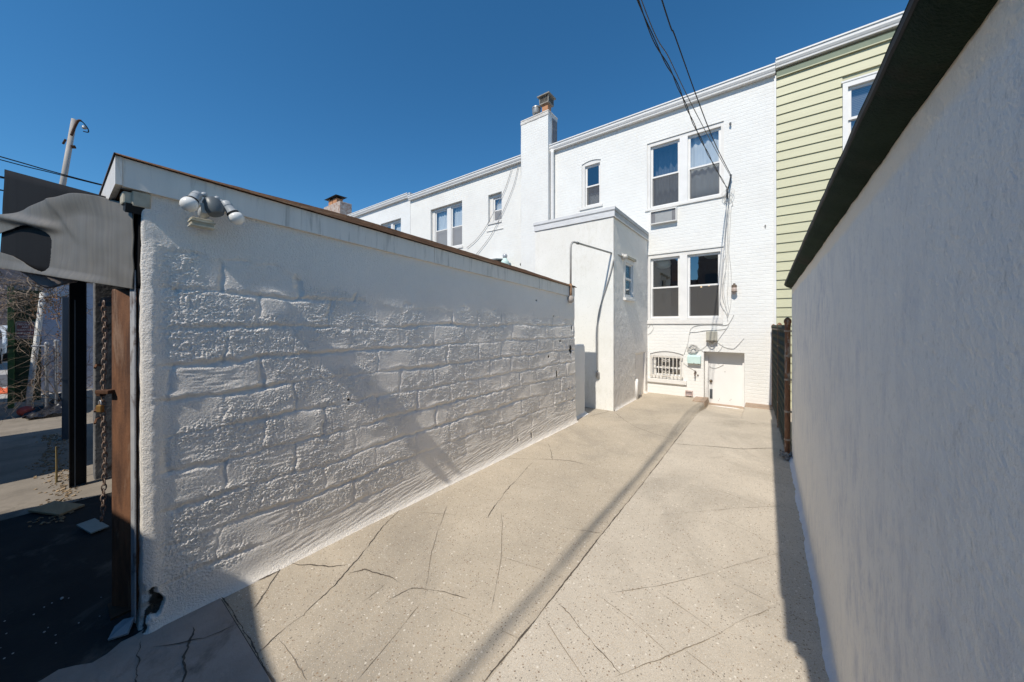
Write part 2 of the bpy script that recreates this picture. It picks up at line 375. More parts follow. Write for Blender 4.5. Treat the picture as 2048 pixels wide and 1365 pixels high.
gx, gy = np.meshgrid(xs, ys, indexing='ij')
drive = npmesh('driveway', np.stack([gx, gy, dz(gx, gy)], -1), CONC); tag(drive, kind='structure')
CR=[(4,[(-1.01,2.94),(-0.76,3.11),(-0.43,3.44),(-0.15,3.72),(0.1,3.94),(0.2,3.96)]),(9,[(-1.01,5.12),(-0.64,5.3),(-0.24,5.47),(-0.02,5.67),(0.16,5.8)]),(6,[(-1.37,2.46),(-1.21,2.51),(-1.04,2.58)]),(4,[(-0.77,2.04),(-0.55,2.27),(-0.33,2.55),(-0.17,2.79),(0.09,3.15)]),(5,[(-0.57,1.57),(-0.39,1.83),(-0.2,2.12),(-0.09,2.32),(0.05,2.53)]),(3,[(-0.82,1.98),(-0.6,1.93),(-0.46,1.87),(-0.38,1.84)]),(4,[(-0.54,2.23),(-0.35,2.17),(-0.2,2.12)]),(4,[(-0.33,1.91),(-0.23,1.88),(-0.15,1.85)]),(8,[(-1.01,1.8),(-0.91,1.76),(-0.78,1.7),(-0.69,1.66),(-0.59,1.61),(-0.54,1.59)]),(4,[(-1.0,1.65),(-0.84,1.56),(-0.66,1.47)]),(3,[(-0.7,2.95),(-0.55,2.83),(-0.33,2.67),(-0.28,2.63)]),(3,[(-0.9,2.43),(-0.73,2.31)]),(3,[(-0.46,3.96),(-0.26,3.92),(-0.04,3.85)]),(3,[(-0.34,3.4),(-0.13,3.31),(0.08,3.24)]),(3,[(-0.25,2.61),(-0.11,2.57),(0.03,2.54)]),(5,[(-0.91,4.05),(-0.73,4.0)]),(4,[(-1.52,1.9),(-1.24,1.96),(-1.04,1.98)]),(4,[(-1.16,1.44),(-1.04,1.46)]),(4,[(0.09,3.19),(0.24,3.16),(0.27,3.14)]),(5,[(0.1,2.51),(0.19,2.48),(0.23,2.47)]),(4,[(0.06,4.48),(0.21,4.56)]),(9,[(-2.67,0.95),(-2.53,1.04),(-2.39,1.12),(-2.3,1.21)]),(8,[(-2.22,1.17),(-2.17,1.25),(-2.04,1.29),(-1.95,1.32),(-1.85,1.32)]),(7,[(-1.81,1.21),(-1.78,1.33),(-1.72,1.38),(-1.56,1.45),(-1.44,1.49)]),(5,[(-1.93,1.1),(-1.93,1.2),(-1.95,1.32)]),(8,[(-2.67,1.9),(-2.59,1.79),(-2.51,1.6),(-2.37,1.39),(-2.28,1.21),(-2.19,1.06),(-2.16,0.96),(-2.1,0.85),(-2.1,0.77),(-2.05,0.61)]),(7,[(-2.67,0.95),(-2.54,0.83),(-2.44,0.75),(-2.38,0.68)]),(5,[(-2.33,2.14),(-2.11,1.85),(-1.94,1.63),(-1.66,1.35)]),(4,[(-1.64,1.3),(-1.58,1.08),(-1.52,0.84)]),(4,[(-1.88,2.36),(-1.76,2.23),(-1.49,1.87),(-1.25,1.47)]),(4,[(-2.45,1.91),(-2.22,2.05),(-1.9,2.21)]),(7,[(-1.9,2.21),(-1.97,2.37),(-2.07,2.69),(-2.15,3.0),(-2.24,3.43)]),(4,[(-1.61,1.33),(-1.29,1.41),(-1.06,1.46)]),(5,[(-2.06,0.71),(-1.87,0.71),(-1.71,0.7)]),(6,[(-2.65,3.31),(-2.45,3.41),(-2.28,3.52),(-2.1,3.64),(-1.92,3.73),(-1.72,3.75),(-1.54,3.72)]),(7,[(-2.42,4.1),(-2.22,3.83),(-2.09,3.63)]),(6,[(-2.28,6.32),(-1.92,5.84),(-1.64,5.58),(-1.33,5.42),(-1.06,5.32)]),(8,[(-2.58,5.74),(-2.39,6.32)]),(6,[(-0.55,6.62),(0.01,7.13)]),(4,[(-0.6,4.79),(-0.39,5.03)]),(4,[(-0.38,5.72),(-0.12,5.18)])]
def ribbon(name, pts, w, mat, parent, lift=.003, jit=1.0, zf=dz):
    rr = random.Random(int(w*31+len(pts)*7+pts[0][0]*100))
    P = []
    for (a, b) in zip(pts[:-1], pts[1:]):
        n = max(2, int(math.hypot(b[0]-a[0], b[1]-a[1])/.016))
        for i in range(n): t = i/n; P.append((a[0]+(b[0]-a[0])*t, a[1]+(b[1]-a[1])*t))
    P.append(pts[-1]); vs = []; m = len(P); wd = 1; off = 0
    for i, (x, y) in enumerate(P):
        q = P[min(i+1, m-1)]; p = P[max(i-1, 0)]; tx, ty = q[0]-p[0], q[1]-p[1]; l = math.hypot(tx, ty) or 1
        nx, ny = -ty/l, tx/l
        wd = max(.3, min(1.7, wd + rr.uniform(-.45,.45))); off = off*.86 + rr.uniform(-1,1)*.0052*jit*(w/6)
        e = min(1, min(i, m-1-i)/5+.15); h = w*.0005*wd*e
        for s in (-1, 1):
            X, Y = x+nx*(off+s*h), y+ny*(off+s*h); vs.append((X, Y, float(zf(X, Y))+lift))
    mb = MB().add(vs, [(2*i, 2*i+1, 2*i+3, 2*i+2) for i in range(m-1)])
    return mb.build(name, mat, parent)
for w, pts in CR:
    ribbon('crack', pts, w*(.62 if w > 6 else .55), CRACKM if w > 5 else CRACKF, drive, jit=1.0 if w > 4 else .35)
ribbon('joint', [(-1.047,.9),(-1.036,1.8),(-1.029,4),(-1.027,6.2),(-1.02,7.2),(-1.03,8.65)], 6, CRACKM, drive, jit=.35)
ribbon('edge_joint', [(-2.72,.608),(-2.3,.612),(-1.8,.604),(-1.2,.606),(-.4,.604),(.3,.606)], 8, CRACKM, drive, lift=.006, jit=.4, zf=lambda x, y: 0)
ribbon('edge_joint', [(-2.66,.62),(-2.62,.9)], 14, CRACKM, drive, jit=.5)
al = MB(); 
CURBM = concrete('door_lip_concrete', ((.42,.31,.23), (.38,.28,.21)), ((.42,.31,.23), (.38,.28,.21)), -9)
lip = MB().box(-1.28, -1.035, 8.25, 8.72, -.1, .028); lip.build('kerb', CURBM, drive, bevel=.012)
MB().box(-.345, .12, 8.3, 8.72, -.1, .018).build('kerb', CURBM, drive, bevel=.012)
# concrete strip of the alley in front of the driveway and the door apron
ap = tag(MB().grid(220, 40, lambda u, v: ((-2.70+.10*float(pn(v*5, 1, 150))+.05*float(pn(v*21, 2, 151)))*(1-u)**3+9*(1-(1-u)**3), -1.35+1.95*v, .006)).build('apron', ALLEYC), kind='structure')
for p, w in (([(-2.5,.45),(-2.2,.36),(-1.9,.33),(-1.5,.2)], 7), ([(-2.6,.27),(-2.2,.2),(-1.7,.1),(-1.2,.12)], 8), ([(-2.72,-.3),(-2.0,-.34),(-1.2,-.2)], 6), ([(-2.33,.6),(-2.36,.47),(-2.5,.3)], 4)):
    ribbon('crack', p, w, CRACKM, ap, lift=.009, zf=lambda x, y: 0)
sheet('strip_pavement', M('pale_dusty_concrete', (.27,.235,.195), (.20,.175,.145), rough=.95, scale=3, bs=.5, bd=.004, c3=(.16,.14,.115), s3=2.2), -13.55, -5.15, -.75, .6, .006)
for i, (x0, x1, y, w) in enumerate(((-5.3,-3.2,-.28,5), (-7.9,-5.7,-.1,6), (-7.4,-6.2,-.5,4), (-9.8,-8.2,-.2,5))):
    pass

# ------------------------------------------------------------------ left garage
G = thing('garage', (-4.15, .28, 0), 'long white garage with rough stuccoed block side wall, metal fascia and brown roof edge', 'garage')
ZT = lambda y: 2.372-.0505*(y-.22)           # underside line of the fascia
s1 = np.concatenate([np.linspace(-.13,-.02,12), np.linspace(-.016,.03,11), np.linspace(.034,1.4,430), np.linspace(1.4045,5.045,700)])
nz_ = 640; tz = np.linspace(0, 1, nz_)
sg, tg = np.meshgrid(s1, tz, indexing='ij')
yy = .285 + np.maximum(sg, 0); zz = tg*(ZT(yy)+.03)
A = sg; 
def block_relief(y, z):
    wy = y + .055*pn(y*1.7, z*1.7, 1) + .018*pn(y*7, z*7, 2) + .008*pn(y*22, z*22, 45); wz = z + .028*pn(y*1.3, z*1.9, 3) + .012*pn(y*7, z*6, 4) + .008*pn(y*20, z*18, 46) + .012*pn(y*.5, 0*z, 41)
    row = np.floor(wz/.205); off = (row % 2)*.21 + .03*np.sin(row*12.9)
    col = np.floor((wy+off)/.42)
    fz = wz/.205-row; fy = (wy+off)/.42-col
    dzj = np.minimum(fz, 1-fz)*.205; dyj = np.minimum(fy, 1-fy)*.42
    mh = .42+.58*sstep(-.45,.15, pn(y*1.3, z*2.4, 5)); mv = .30+.70*sstep(-.3,.25, pn(y*1.7, z*1.9, 6))
    hsh = np.sin(row*91.7+col*47.3)*43758.5; hb = hsh-np.floor(hsh)
    jw = .6+.8*np.clip(pn(y*4, z*5, 43)+.5, 0, 1.2)
    h = -.0120*mh*jw*np.exp(-(dzj/(.0095*jw+.003))**2) - .0105*mv*jw*np.exp(-(dyj/(.008*jw+.003))**2) + .0045*mh*np.exp(-((fz*.205-.032)/.018)**2)*np.clip(.4+pn(y*6,z*3,44),0,1)
    h += (hb-.5)*.006*sstep(.0,.03, np.minimum(dzj, dyj))
    h += .0050*fbm(y*2.1, z*2.8, 3, 7)
    pat = sstep(-.45,.2, pn(y*2.3, z*3.1, 11)+.35*pn(y*7, z*9, 47))
    h += .0050*pat*np.abs(fbm(y*9, z*13, 4, 12)) + .0034*pat*fbm(y*24, z*30, 3, 15)
    gr = .12+.88*pat; rg = 1-2*np.abs(pn(y*46, z*58, 18)); h += .0042*gr*np.clip(rg,-.3,1)*(.3+np.clip(pn(y*13,z*10,55)+.5,0,1.2)) + .0024*gr*pn(y*70, z*98, 49)*(.4+np.clip(pn(y*11,z*9,54)+.5,0,1.1)) + .0030*gr*pn(y*140, z*175, 52)
    h += .0025*sstep(.1,.5, pn(y*3+z*1.4, z*2.4, 19))*pn(y*9+z*30, z*44-y*6, 20)
    return h
zb_ = np.interp(yy, [.3,.8,1.2,1.7,2.5,3.6,5.2], [2.08,2.03,1.96,1.84,1.80,1.79,1.74])
band = sstep(-.035, .035, zz - zb_ + .05*pn(yy*2.3, zz*0+1, 21) + .035*pn(yy*7, zz*7, 22) + .02*pn(yy*23, zz*23, 53))
low = 1-sstep(.16,.34, zz + .05*pn(yy*1.6, zz*3, 23) + .16*sstep(.9,.35, yy))
h = block_relief(yy, zz)
plain = .0022*fbm(yy*2.6, zz*2.6, 3, 25) + .0010*fbm(yy*28, zz*12, 4, 26)
plainlow = .003*fbm(yy*3, zz*5, 3, 27) + .0028*pn(yy*5+zz*10, zz*58-yy*9, 28)*sstep(.7,1.1,yy) + .0008*fbm(yy*60, zz*60, 2, 29)
h = (h*sstep(.315,.40,yy)-.002)*(1-band)*(1-low) + .0035*fbm(yy*20, zz*14, 3, 37)*np.exp(-((yy-.33)/.05)**2)*(1-band) + (plain+.0035)*band + (plainlow+.003)*low*(1-band)
h += .034*np.exp(-zz/.030) + .006*np.exp(-zz/.09)           # plaster fillet at the foot
# plaster bead down the front corner
h += .010*np.exp(-((yy-.325)/.03)**2)*sstep(-.01,.02,sg)*(1-band) + .0015*pn(yy*0+3, zz*14, 31)*np.exp(-((yy-.33)/.05)**2)
frontf = sstep(.012,-.012, sg)
h = h*(1-frontf) + frontf*(.004*pn(sg*9, zz*7, 32) + .0015*fbm(sg*50, zz*40, 3, 33) + .012*np.exp(-zz/.05))
tone = np.zeros_like(h)
for (cy, cz, ry, rz, amp) in ((5.18,1.235,.05,.085,1.0),(5.234,1.596,.02,.05,1),(4.708,.875,.02,.07,1),(4.483,1.168,.022,.02,1),(4.826,1.388,.025,.02,1),(4.639,1.783,.015,.012,1),(3.973,.115,.014,.05,1),(3.664,.125,.014,.03,.9),(1.412,1.05,.012,.012,.9),(4.154,2.0,.018,.015,.9),(5.1,.6,.014,.03,.8)):
    d = ((yy-cy+.3*(zz-cz)*.3)/ry)**2 + ((zz-cz)/rz)**2
    k = np.exp(-d**1.5)*amp; tone = np.maximum(tone, k); h -= .012*k
# broken corner at the foot
dd = np.hypot((sg-.015)/.055, (zz-.135)/.085) + .5*pn(sg*22, zz*18, 35)
k = sstep(1.15,.7, dd); tone = np.maximum(tone, k); h -= .055*k*sstep(-.14,-.02,sg)
dd = np.hypot((sg+.02)/.03, (zz-.05)/.10) + .5*pn(sg*22, zz*18, 36); k = sstep(1.1,.7, dd); tone = np.maximum(tone, k); h -= .03*k
r_ = .014; ang = np.clip(sg/r_, -1, 1)*math.pi/4 - math.pi/4      # 0 -> side wall, -pi/2 -> front face
nx = np.cos(ang); ny = np.sin(ang)
bx = np.where(sg > 0, -2.66, -2.66 + np.minimum(sg, 0)) - r_*(1-np.cos(ang))*(np.abs(sg) < r_)*.6
by = .285 + np.maximum(sg, 0)
P = np.stack([bx + nx*h - .020 + .0145*yy - .017*zz, by + ny*h, zz], -1)      # wall tilted and turned slightly to catch more of the grazing sun
npmesh('side_wall', P, ROUGHWALL, G, tone)
# body of the garage behind it
MB().box(-5.62, -2.70, 5.10, 5.30, -.3, 2.12).build('back_wall', SMOOTHW, G)
MB().box(-2.84, -2.775, .30, 5.30, -.3, 2.33).box(-2.74,-2.672,5.27,5.335,-.3,2.1).build('wall_core', SMOOTHW, G)
pier = MB().box(-5.92, -5.70, .26, 5.3, -.3, 2.33); pier.build('block_wall', BLOCK, G, bevel=.01)
MB().box(-5.69, -2.80, .62, .66, 0.02, 2.05).build('door', GREYSTEEL, G)
MB().box(-5.7, -2.79, .62, .80, 2.05, 2.40).build('lintel', BLOCK, G)
n = 40
def fz0(y): return ZT(y)
def FX(y): return -2.690+.0142*y
def roofline(y): return 2.520-.0478*(y-.22)
fb = MB()
for (a, b) in ((.215, 2.27), (2.274, 4.20), (4.204, 5.29)):
    vs = []
    for y in (a, b):
        o = 0 if a < 4 else .002
        vs += [(FX(y)+o, y, ZT(y)), (FX(y)+o, y, roofline(y)), (-2.75, y, roofline(y)), (-2.75, y, ZT(y))]
    fb.add(vs, [(0,1,5,4),(1,2,6,5),(2,3,7,6),(3,0,4,7),(0,3,2,1),(4,5,6,7)])
fb.build('fascia', FASCIA, G)
MB().box(-5.9, -2.682, .19, .214, 2.375, 2.52).build('fascia', FASCIA, G)
MB().box(-2.72,-2.618, 5.291,5.31, 2.14,2.27).build('fascia', FASCIA, G)
# roof with ragged layered edge
rb = MB(); layers = 4
for k in range(layers):
    vs = []; m = 90
    for i in range(m+1):
        y = .186 + (5.34-.186)*i/m
        th = (.016 + .044*float(sstep(.3,1.6,y)*(1-.55*sstep(3.2,5.2,y))))/layers
        zb = roofline(y) + .002 + k*th
        xo = FX(y)+.026 - .010*k - .006*float(pn(y*6, k*3.0, 50)) - .004*float(pn(y*25, k*5.0, 51))
        vs += [(xo, y, zb), (xo-.002, y, zb+th*.93), (-5.95, y, zb+th*.93 + .02)]
    rb.add(vs, [f for i in range(m) for f in ((3*i, 3*i+1, 3*i+4, 3*i+3), (3*i+1, 3*i+2, 3*i+5, 3*i+4))] + [(0,1,2)])
rb.build('roof', SHINGLE, G)
MB().box(-5.9,-2.66,.184,.189,2.521,2.527).build('drip_edge', BLACK, G)
# gutter stub under the front corner
g = MB(); g.obox((-2.775,.255,2.330), (.13,.075,.065), (0,.12,0)); g.build('gutter_elbow', BEIGE, G, bevel=.008)
MB().obox((-2.715,.285,2.325), (.03,.07,.08), (0,.1,0)).build('gutter_end', BEIGE, G, bevel=.006)
MB().obox((-2.76,.262,2.285), (.10,.07,.05), (0,.3,0)).build('rotten_gap', BLACK, G)
# pale metal angle beside the corner
MB().add([(-2.835,.262,.02),(-2.765,.268,.02),(-2.775,.268,1.95),(-2.85,.258,1.95)], [(0,1,2,3)]).build('corner_angle', M('pale_angle', (.30,.31,.33), (.42,.42,.42), rough=.5, scale=6, c3=(.10,.06,.04), s3=7), G, solid=.006)
# stub wall
q = MB().grid(10, 30, lambda u, v: (-2.69+.006*float(pn(u*3, v*6, 60)), 5.34+.53*u, -.05+v*(1.36-.06*u)))
q.build('stub_wall_face', SMOOTHW, G, smooth=True)
MB().box(-2.80,-2.697,5.336,5.868,-.1,1.29).build('stub_wall', SMOOTHW, G, bevel=.015)
fl = MB().grid(60, 3, lambda u, v: (-2.70+.075*v+.012*float(pn(u*16, v, 61)), 4.9+1.02*u, .035*(1-v)**1.5+.004))
fl.build('skirt', M('white_skirt', (.78,.77,.74), (.68,.66,.62), rough=.8, scale=9), G, smooth=True)

# ------------------------------------------------------------------ bent metal hood
def hoodplane(u, z): return Vector((-2.765-2.6*u, .272-.53*u, z))
def hz0(u): return 1.845+.30*u
def hz1(u): return 2.30+.71*u
HP = thing('metal_hood', (-4,.1,1.85), 'crumpled grey sheet metal hood bent out over the garage opening', 'metal hood')
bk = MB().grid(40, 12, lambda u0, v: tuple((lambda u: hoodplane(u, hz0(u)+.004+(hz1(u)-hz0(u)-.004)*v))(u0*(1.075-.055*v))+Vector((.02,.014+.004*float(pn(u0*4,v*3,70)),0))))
bk.build('back_panel', M('hood_shade_black', (.012,.0115,.012), (.009,.0085,.009), rough=.8, spec=.1, scale=2, stretch=(4,4,.4)), HP, smooth=True, solid=.008)  # near-black colour stands in for the shade inside the hood
TOPC = [(0,1.0),(.163,1.0),(.252,.982),(.334,.948),(.422,.871),(.54,.776),(.671,.674),(.82,.58),(.93,.542),(1.06,.525)]
LENS = [(1.09,.315),(.93,.389),(.82,.441),(.75,.470),(.695,.489),(.648,.498),(.604,.497),(.566,.486),(.535,.464),(.515,.43),(.506,.39),(.503,.34),(.507,.285),(.512,.21),(.52,.148),(.532,.08),(.545,.045),(.565,.03),(.60,.034),(.648,.048),(.705,.07),(.768,.097),(.826,.12),(.884,.142),(1.09,.165)]
def lerp(tab, u):
    for (a, p), (b, q) in zip(tab[:-1], tab[1:]):
        if u <= b: t = (u-a)/(b-a); return p+(q-p)*t
    return tab[-1][1]
def inside(p, poly):
    c = False; n = len(poly)
    for i in range(n):
        (x1, y1), (x2, y2) = poly[i], poly[i-1]
        if (y1 > p[1]) != (y2 > p[1]) and p[0] < (x2-x1)*(p[1]-y1)/(y2-y1)+x1: c = not c
    return c
sh = MB(); NU, NV = 260, 150; vs = []
for j in range(NV+1):
    for i in range(NU+1):
        u = i/NU*1.075; t = (lerp(TOPC, max(0,u-.03))+lerp(TOPC, u)*2+lerp(TOPC, min(1.06,u+.03)))/4 if .2 < u < 1.02 else lerp(TOPC, u); v = j/NV*t
        w = float(sstep(.03,.35,u))
        d = .012 + w*(.030*float(sstep(.25,0,t-v)) - .026*math.exp(-((u-.40)/.12)**2-((v-.45)/.25)**2) + .011*math.exp(-((u-.40-.35*(v-.62))/.035)**2)*float(sstep(.35,.6,v)))
        d += .022*w*float(sstep(.10,0,v)) + .018*float(pn(u*3.2+2, v*2.0, 71))*w + .004*float(pn(u*9, v*5, 72))
        d *= 1-.6*float(sstep(.55,.95,u))
        d += .030*float(sstep(.62,.50,u))*float(sstep(.40,.52,u))*0 + .035*w*math.exp(-((v-.53)/.05)**2)*float(sstep(.40,.55,u))
        p = hoodplane(u, hz0(u)+(hz1(u)-hz0(u))*v); vs.append((p.x, p.y-d, p.z))
fs = []
for j in range(NV):
    for i in range(NU):
        u = (i+.5)/NU*1.075; v = (j+.5)/NV*lerp(TOPC, u)
        if not inside((u, v), LENS): q = j*(NU+1)+i; fs.append((q, q+1, q+NU+2, q+NU+1))
sh.add(vs, fs); hd = sh.build('crumpled_sheet', HOODM, HP, smooth=True, solid=.005)
MB().grid(30, 6, lambda u, v: tuple(hoodplane(.44+.50*u, hz0(.44+.50*u)+.02-.12*v*math.sin(math.pi*(.12+.76*u))+.012*math.sin(u*9)*v)+Vector((0,.015+.05*v,0)))).build('underside', M('dull_flap', (.34,.29,.27), (.24,.21,.20), rough=.6, scale=4), HP, smooth=True, solid=.006)
# rusty header rail under it
hb = thing('header_rail', (-4, .3, 1.8), 'orange rusted header rail under the lower edge of the bent metal hood', 'rail')
MB().obox((-4.1,.315,1.845), (2.55,.07,.065), (0,.03,0)).build('rail', M('orange_rust', (.30,.11,.04), (.16,.06,.03), rough=.8, scale=7, c3=(.5,.42,.33), s3=6), hb, bevel=.006)
MB().obox((-4.1,.275,1.812), (2.5,.015,.03), (0,.03,0)).build('flange', RUSTDK, hb)

# ------------------------------------------------------------------ door posts, chain, padlock
t = thing('steel_post', (-3.0,.23,0), 'rusty brown steel box post standing at the white garage corner', 'post', 'steel posts along the garage fronts')
a, b = Vector((-3.065,.20,0)), Vector((-2.955,.272,0)); nrm = Vector((-(a-b).y, (a-b).x, 0)).normalized()
if nrm.y < 0: nrm = -nrm
c = b + (b-a).normalized()*.0 + nrm*.16; d = a + nrm*.16
MB().prism([(a.x,a.y),(b.x,b.y),(c.x,c.y),(d.x,d.y)], 1.86, 'z', -.02).build('post', RUST, t, bevel=.010)
MB().obox((-3.075,.185,1.262), (.085,.05,.022), (0,0,.55)).obox((-3.095,.165,1.252),(.03,.03,.03),(0,0,.5)).build('hasp', RUSTDK, t, bevel=.004)
MB().box(-3.1,-2.93,.19,.4,-.02,.012).build('base_plate', RUSTDK, t)
t = thing('steel_post', (-5.65,.15,0), 'black steel channel post between the old block pier and the grey post', 'post', 'steel posts along the garage fronts')
MB().box(-5.68,-5.672,.095,.205,-.01,2.2).box(-5.672,-5.60,.199,.205,-.01,2.2).box(-5.672,-5.60,.095,.101,-.01,2.2).build('post', DARKSTEEL, t)
MB().box(-5.60,-5.592,.128,.134,.0,1.9).build('edge_strip', GREYSTEEL, t)
t = thing('steel_post', (-8.1,.1,0), 'blue grey steel post with pale folded top behind the black post', 'post', 'steel posts along the garage fronts')
MB().box(-8.16,-8.04,.072,.135,-.01,2.05).build('post', GREYSTEEL, t, bevel=.006)
MB().obox((-8.1,.11,2.09), (.12,.12,.014), (.6,0,0)).build('folded_top', M('pale_flap', (.5,.56,.58), rough=.4), t)
MB().box(-8.165,-8.035,.068,.139,.86,.89).build('band', GREYSTEEL, t)
ch = thing('chain', (-3.1,.18,1.3), 'rusty link chain hanging down beside the brown box post', 'chain')
lk = MB(); pts = []
z = 1.77; i = 0
while z > .53:
    y = .176 + .004*math.sin(z*9); x = -3.088 - .012*math.sin((1.8-z)*2.2) - (.012 if z < .9 else 0)*(0.9-z)
    rot = i % 2; ring = []
    for k in range(13):
        a_ = 2*math.pi*k/12; du = .0095*math.sin(a_); dv = .021*math.cos(a_)
        ring.append((x+(du if rot == 0 else du*.3), y+(du*.3 if rot == 0 else -du), z+dv))
    lk.tube(ring, .0034, 5, False); z -= .0305; i += 1
for k in range(3):
    ring = [(-3.095+.012*k+.011*math.cos(2*math.pi*j/10), .17-.004*k, .525+.004*k+.014*math.sin(2*math.pi*j/10)) for j in range(11)]
    lk.tube(ring, .0034, 5, False)
lk.build('chain_links', M('rusty_chain', (.17,.10,.065), (.34,.27,.22), rough=.55, metal=.3, scale=40), ch, smooth=True)
pl = thing('padlock', (-3.09,.165,1.18), 'brass padlock hanging on the rusty chain', 'padlock')
MB().obox((-3.092,.162,1.165), (.034,.020,.042), (0,0,.5)).build('lock_body', M('brass', (.40,.24,.08), (.3,.17,.06), rough=.4, metal=.5, scale=30), pl, bevel=.005)
MB().tube([(-3.092+.011*math.cos(q_), .162+.004*math.cos(q_), 1.186+.026*max(0,math.sin(q_))) for q_ in np.linspace(0, math.pi, 9)], .0034, 6).build('shackle', GALV, pl, smooth=True)
nails = thing('iron_bracket', (-5.68,.25,1.2), 'rusty iron brackets sticking out of the old block pier', 'bracket')
for zz_ in (.78, .66, 1.22):
    MB().tube([(-5.69,.30,zz_), (-5.5,.262,zz_+.02), (-5.42,.25,zz_-.005)], .010, 5).build('bracket', RUST, nails)
# pieces lying at the garage front
tag(MB().obox((-5.05,.02,.022), (.34,.16,.018), (.02,.03,.5)).build('plank', M('weathered_board', (.46,.33,.20), (.38,.27,.16), rough=.9, scale=6, stretch=(1,8,1)), bevel=.003), 'weathered tan board lying flat before the black post', 'board')
tag(MB().obox((-4.35,.19,.03), (.22,.10,.012), (.0,.10,.3)).build('tile', M('pale_tile', (.36,.40,.38), (.28,.32,.3), rough=.4), bevel=.002), 'pale green tile fragment leaning beside the hanging chain', 'tile')
dm = MB(); rr = random.Random(5)
for i in range(620):
    x = rr.uniform(-8.6,-4.7); y = rr.gauss(-.02+.03*math.sin(x*3), .06) + .10*(x+8.4)/5
    s = rr.uniform(.006,.028); dm.obox((x, y, .008+s*.15), (s, s*rr.uniform(.3,.9), s*.25), (rr.uniform(-.5,.5), rr.uniform(-.5,.5), rr.uniform(0,3)))
tag(dm.build('leaf_litter', M('litter', (.22,.15,.085), (.36,.28,.19), rough=1, scale=30)), kind='stuff')
rr = random.Random(9); cm = MB()
for i in range(22):
    x = rr.uniform(-3.4,-2.75); y = rr.uniform(-.2,.26); s = rr.uniform(.002,.006)*(2.2 if i < 3 else 1); cm.sphere((x, y, .006), s, 6, 4, 1, rr.uniform(.6,1), .5)
tag(cm.build('paint_chips', M('paint_chip', (.6,.6,.58), (.4,.4,.4), rough=.8, scale=20)), kind='stuff')
fk = MB().add([(-2.83,.20,.012),(-2.74,.17,.012),(-2.70,.235,.02),(-2.77,.265,.05),(-2.86,.235,.012)], [(0,1,2,3,4)])
tag(fk.build('plaster_shard', M('shard', (.38,.40,.42), (.26,.28,.29), rough=.7), solid=.01), 'broken white plaster shard at the foot of the garage corner', 'plaster shard')
tw = MB().tube([(-5.93,.02,.0),(-5.92,.02,.2),(-5.935,.018,.38)], [.009,.007,.006], 6)
tag(tw.build('twig', M('dry_stalk', (.24,.18,.08), rough=.9)), 'dry weed stalk standing upright in the lit strip', 'stalk')

# ------------------------------------------------------------------ row houses
YW = 8.7
def arch_z(hole, x):
    c = (hole['x0']+hole['x1'])/2; hw = (hole['x1']-hole['x0'])/2
    return hole['z1'] - hole.get('arch', 0)*((x-c)/hw)**2
def wall_holes(name, x0, x1, z0, z1, holes, mat, parent, depth=.22, thick=.3):
    xs = sorted({x0, x1, *[h['x0'] for h in holes], *[h['x1'] for h in holes]}); zs = sorted({z0, z1, *[h['z0'] for h in holes], *[h['z1'] for h in holes]})
    mb = MB()
    def inside(xa, xb, za, zb): return any(h['x0'] <= xa+1e-6 and xb <= h['x1']+1e-6 and h['z0'] <= za+1e-6 and zb <= h['z1']+1e-6 for h in holes)
    for i in range(len(xs)-1):
        for j in range(len(zs)-1):
            if not inside(xs[i], xs[i+1], zs[j], zs[j+1]):
                mb.add([(xs[i],YW,zs[j]),(xs[i+1],YW,zs[j]),(xs[i+1],YW,zs[j+1]),(xs[i],YW,zs[j+1])], [(0,1,2,3)])
    for h in holes:
        d = h.get('depth', depth); a, b, c, e = h['x0'], h['x1'], h['z0'], h['z1']; k = 14
        px = [a+(b-a)*i/k for i in range(k+1)]; top = [(x, arch_z(h, x)) for x in px]
        if h.get('arch'):
            for (xa, za), (xb, zb) in zip(top[:-1], top[1:]): mb.add([(xa,YW,za),(xb,YW,zb),(xb,YW,e),(xa,YW,e)], [(0,1,2,3)])
        loop = [(a, c), (b, c)] + top[::-1]
        for (xa, za), (xb, zb) in zip(loop, loop[1:]+loop[:1]): mb.add([(xa,YW,za),(xb,YW,zb),(xb,YW+d,zb),(xa,YW+d,za)], [(0,1,2,3)])
    return mb.build(name, mat, parent)
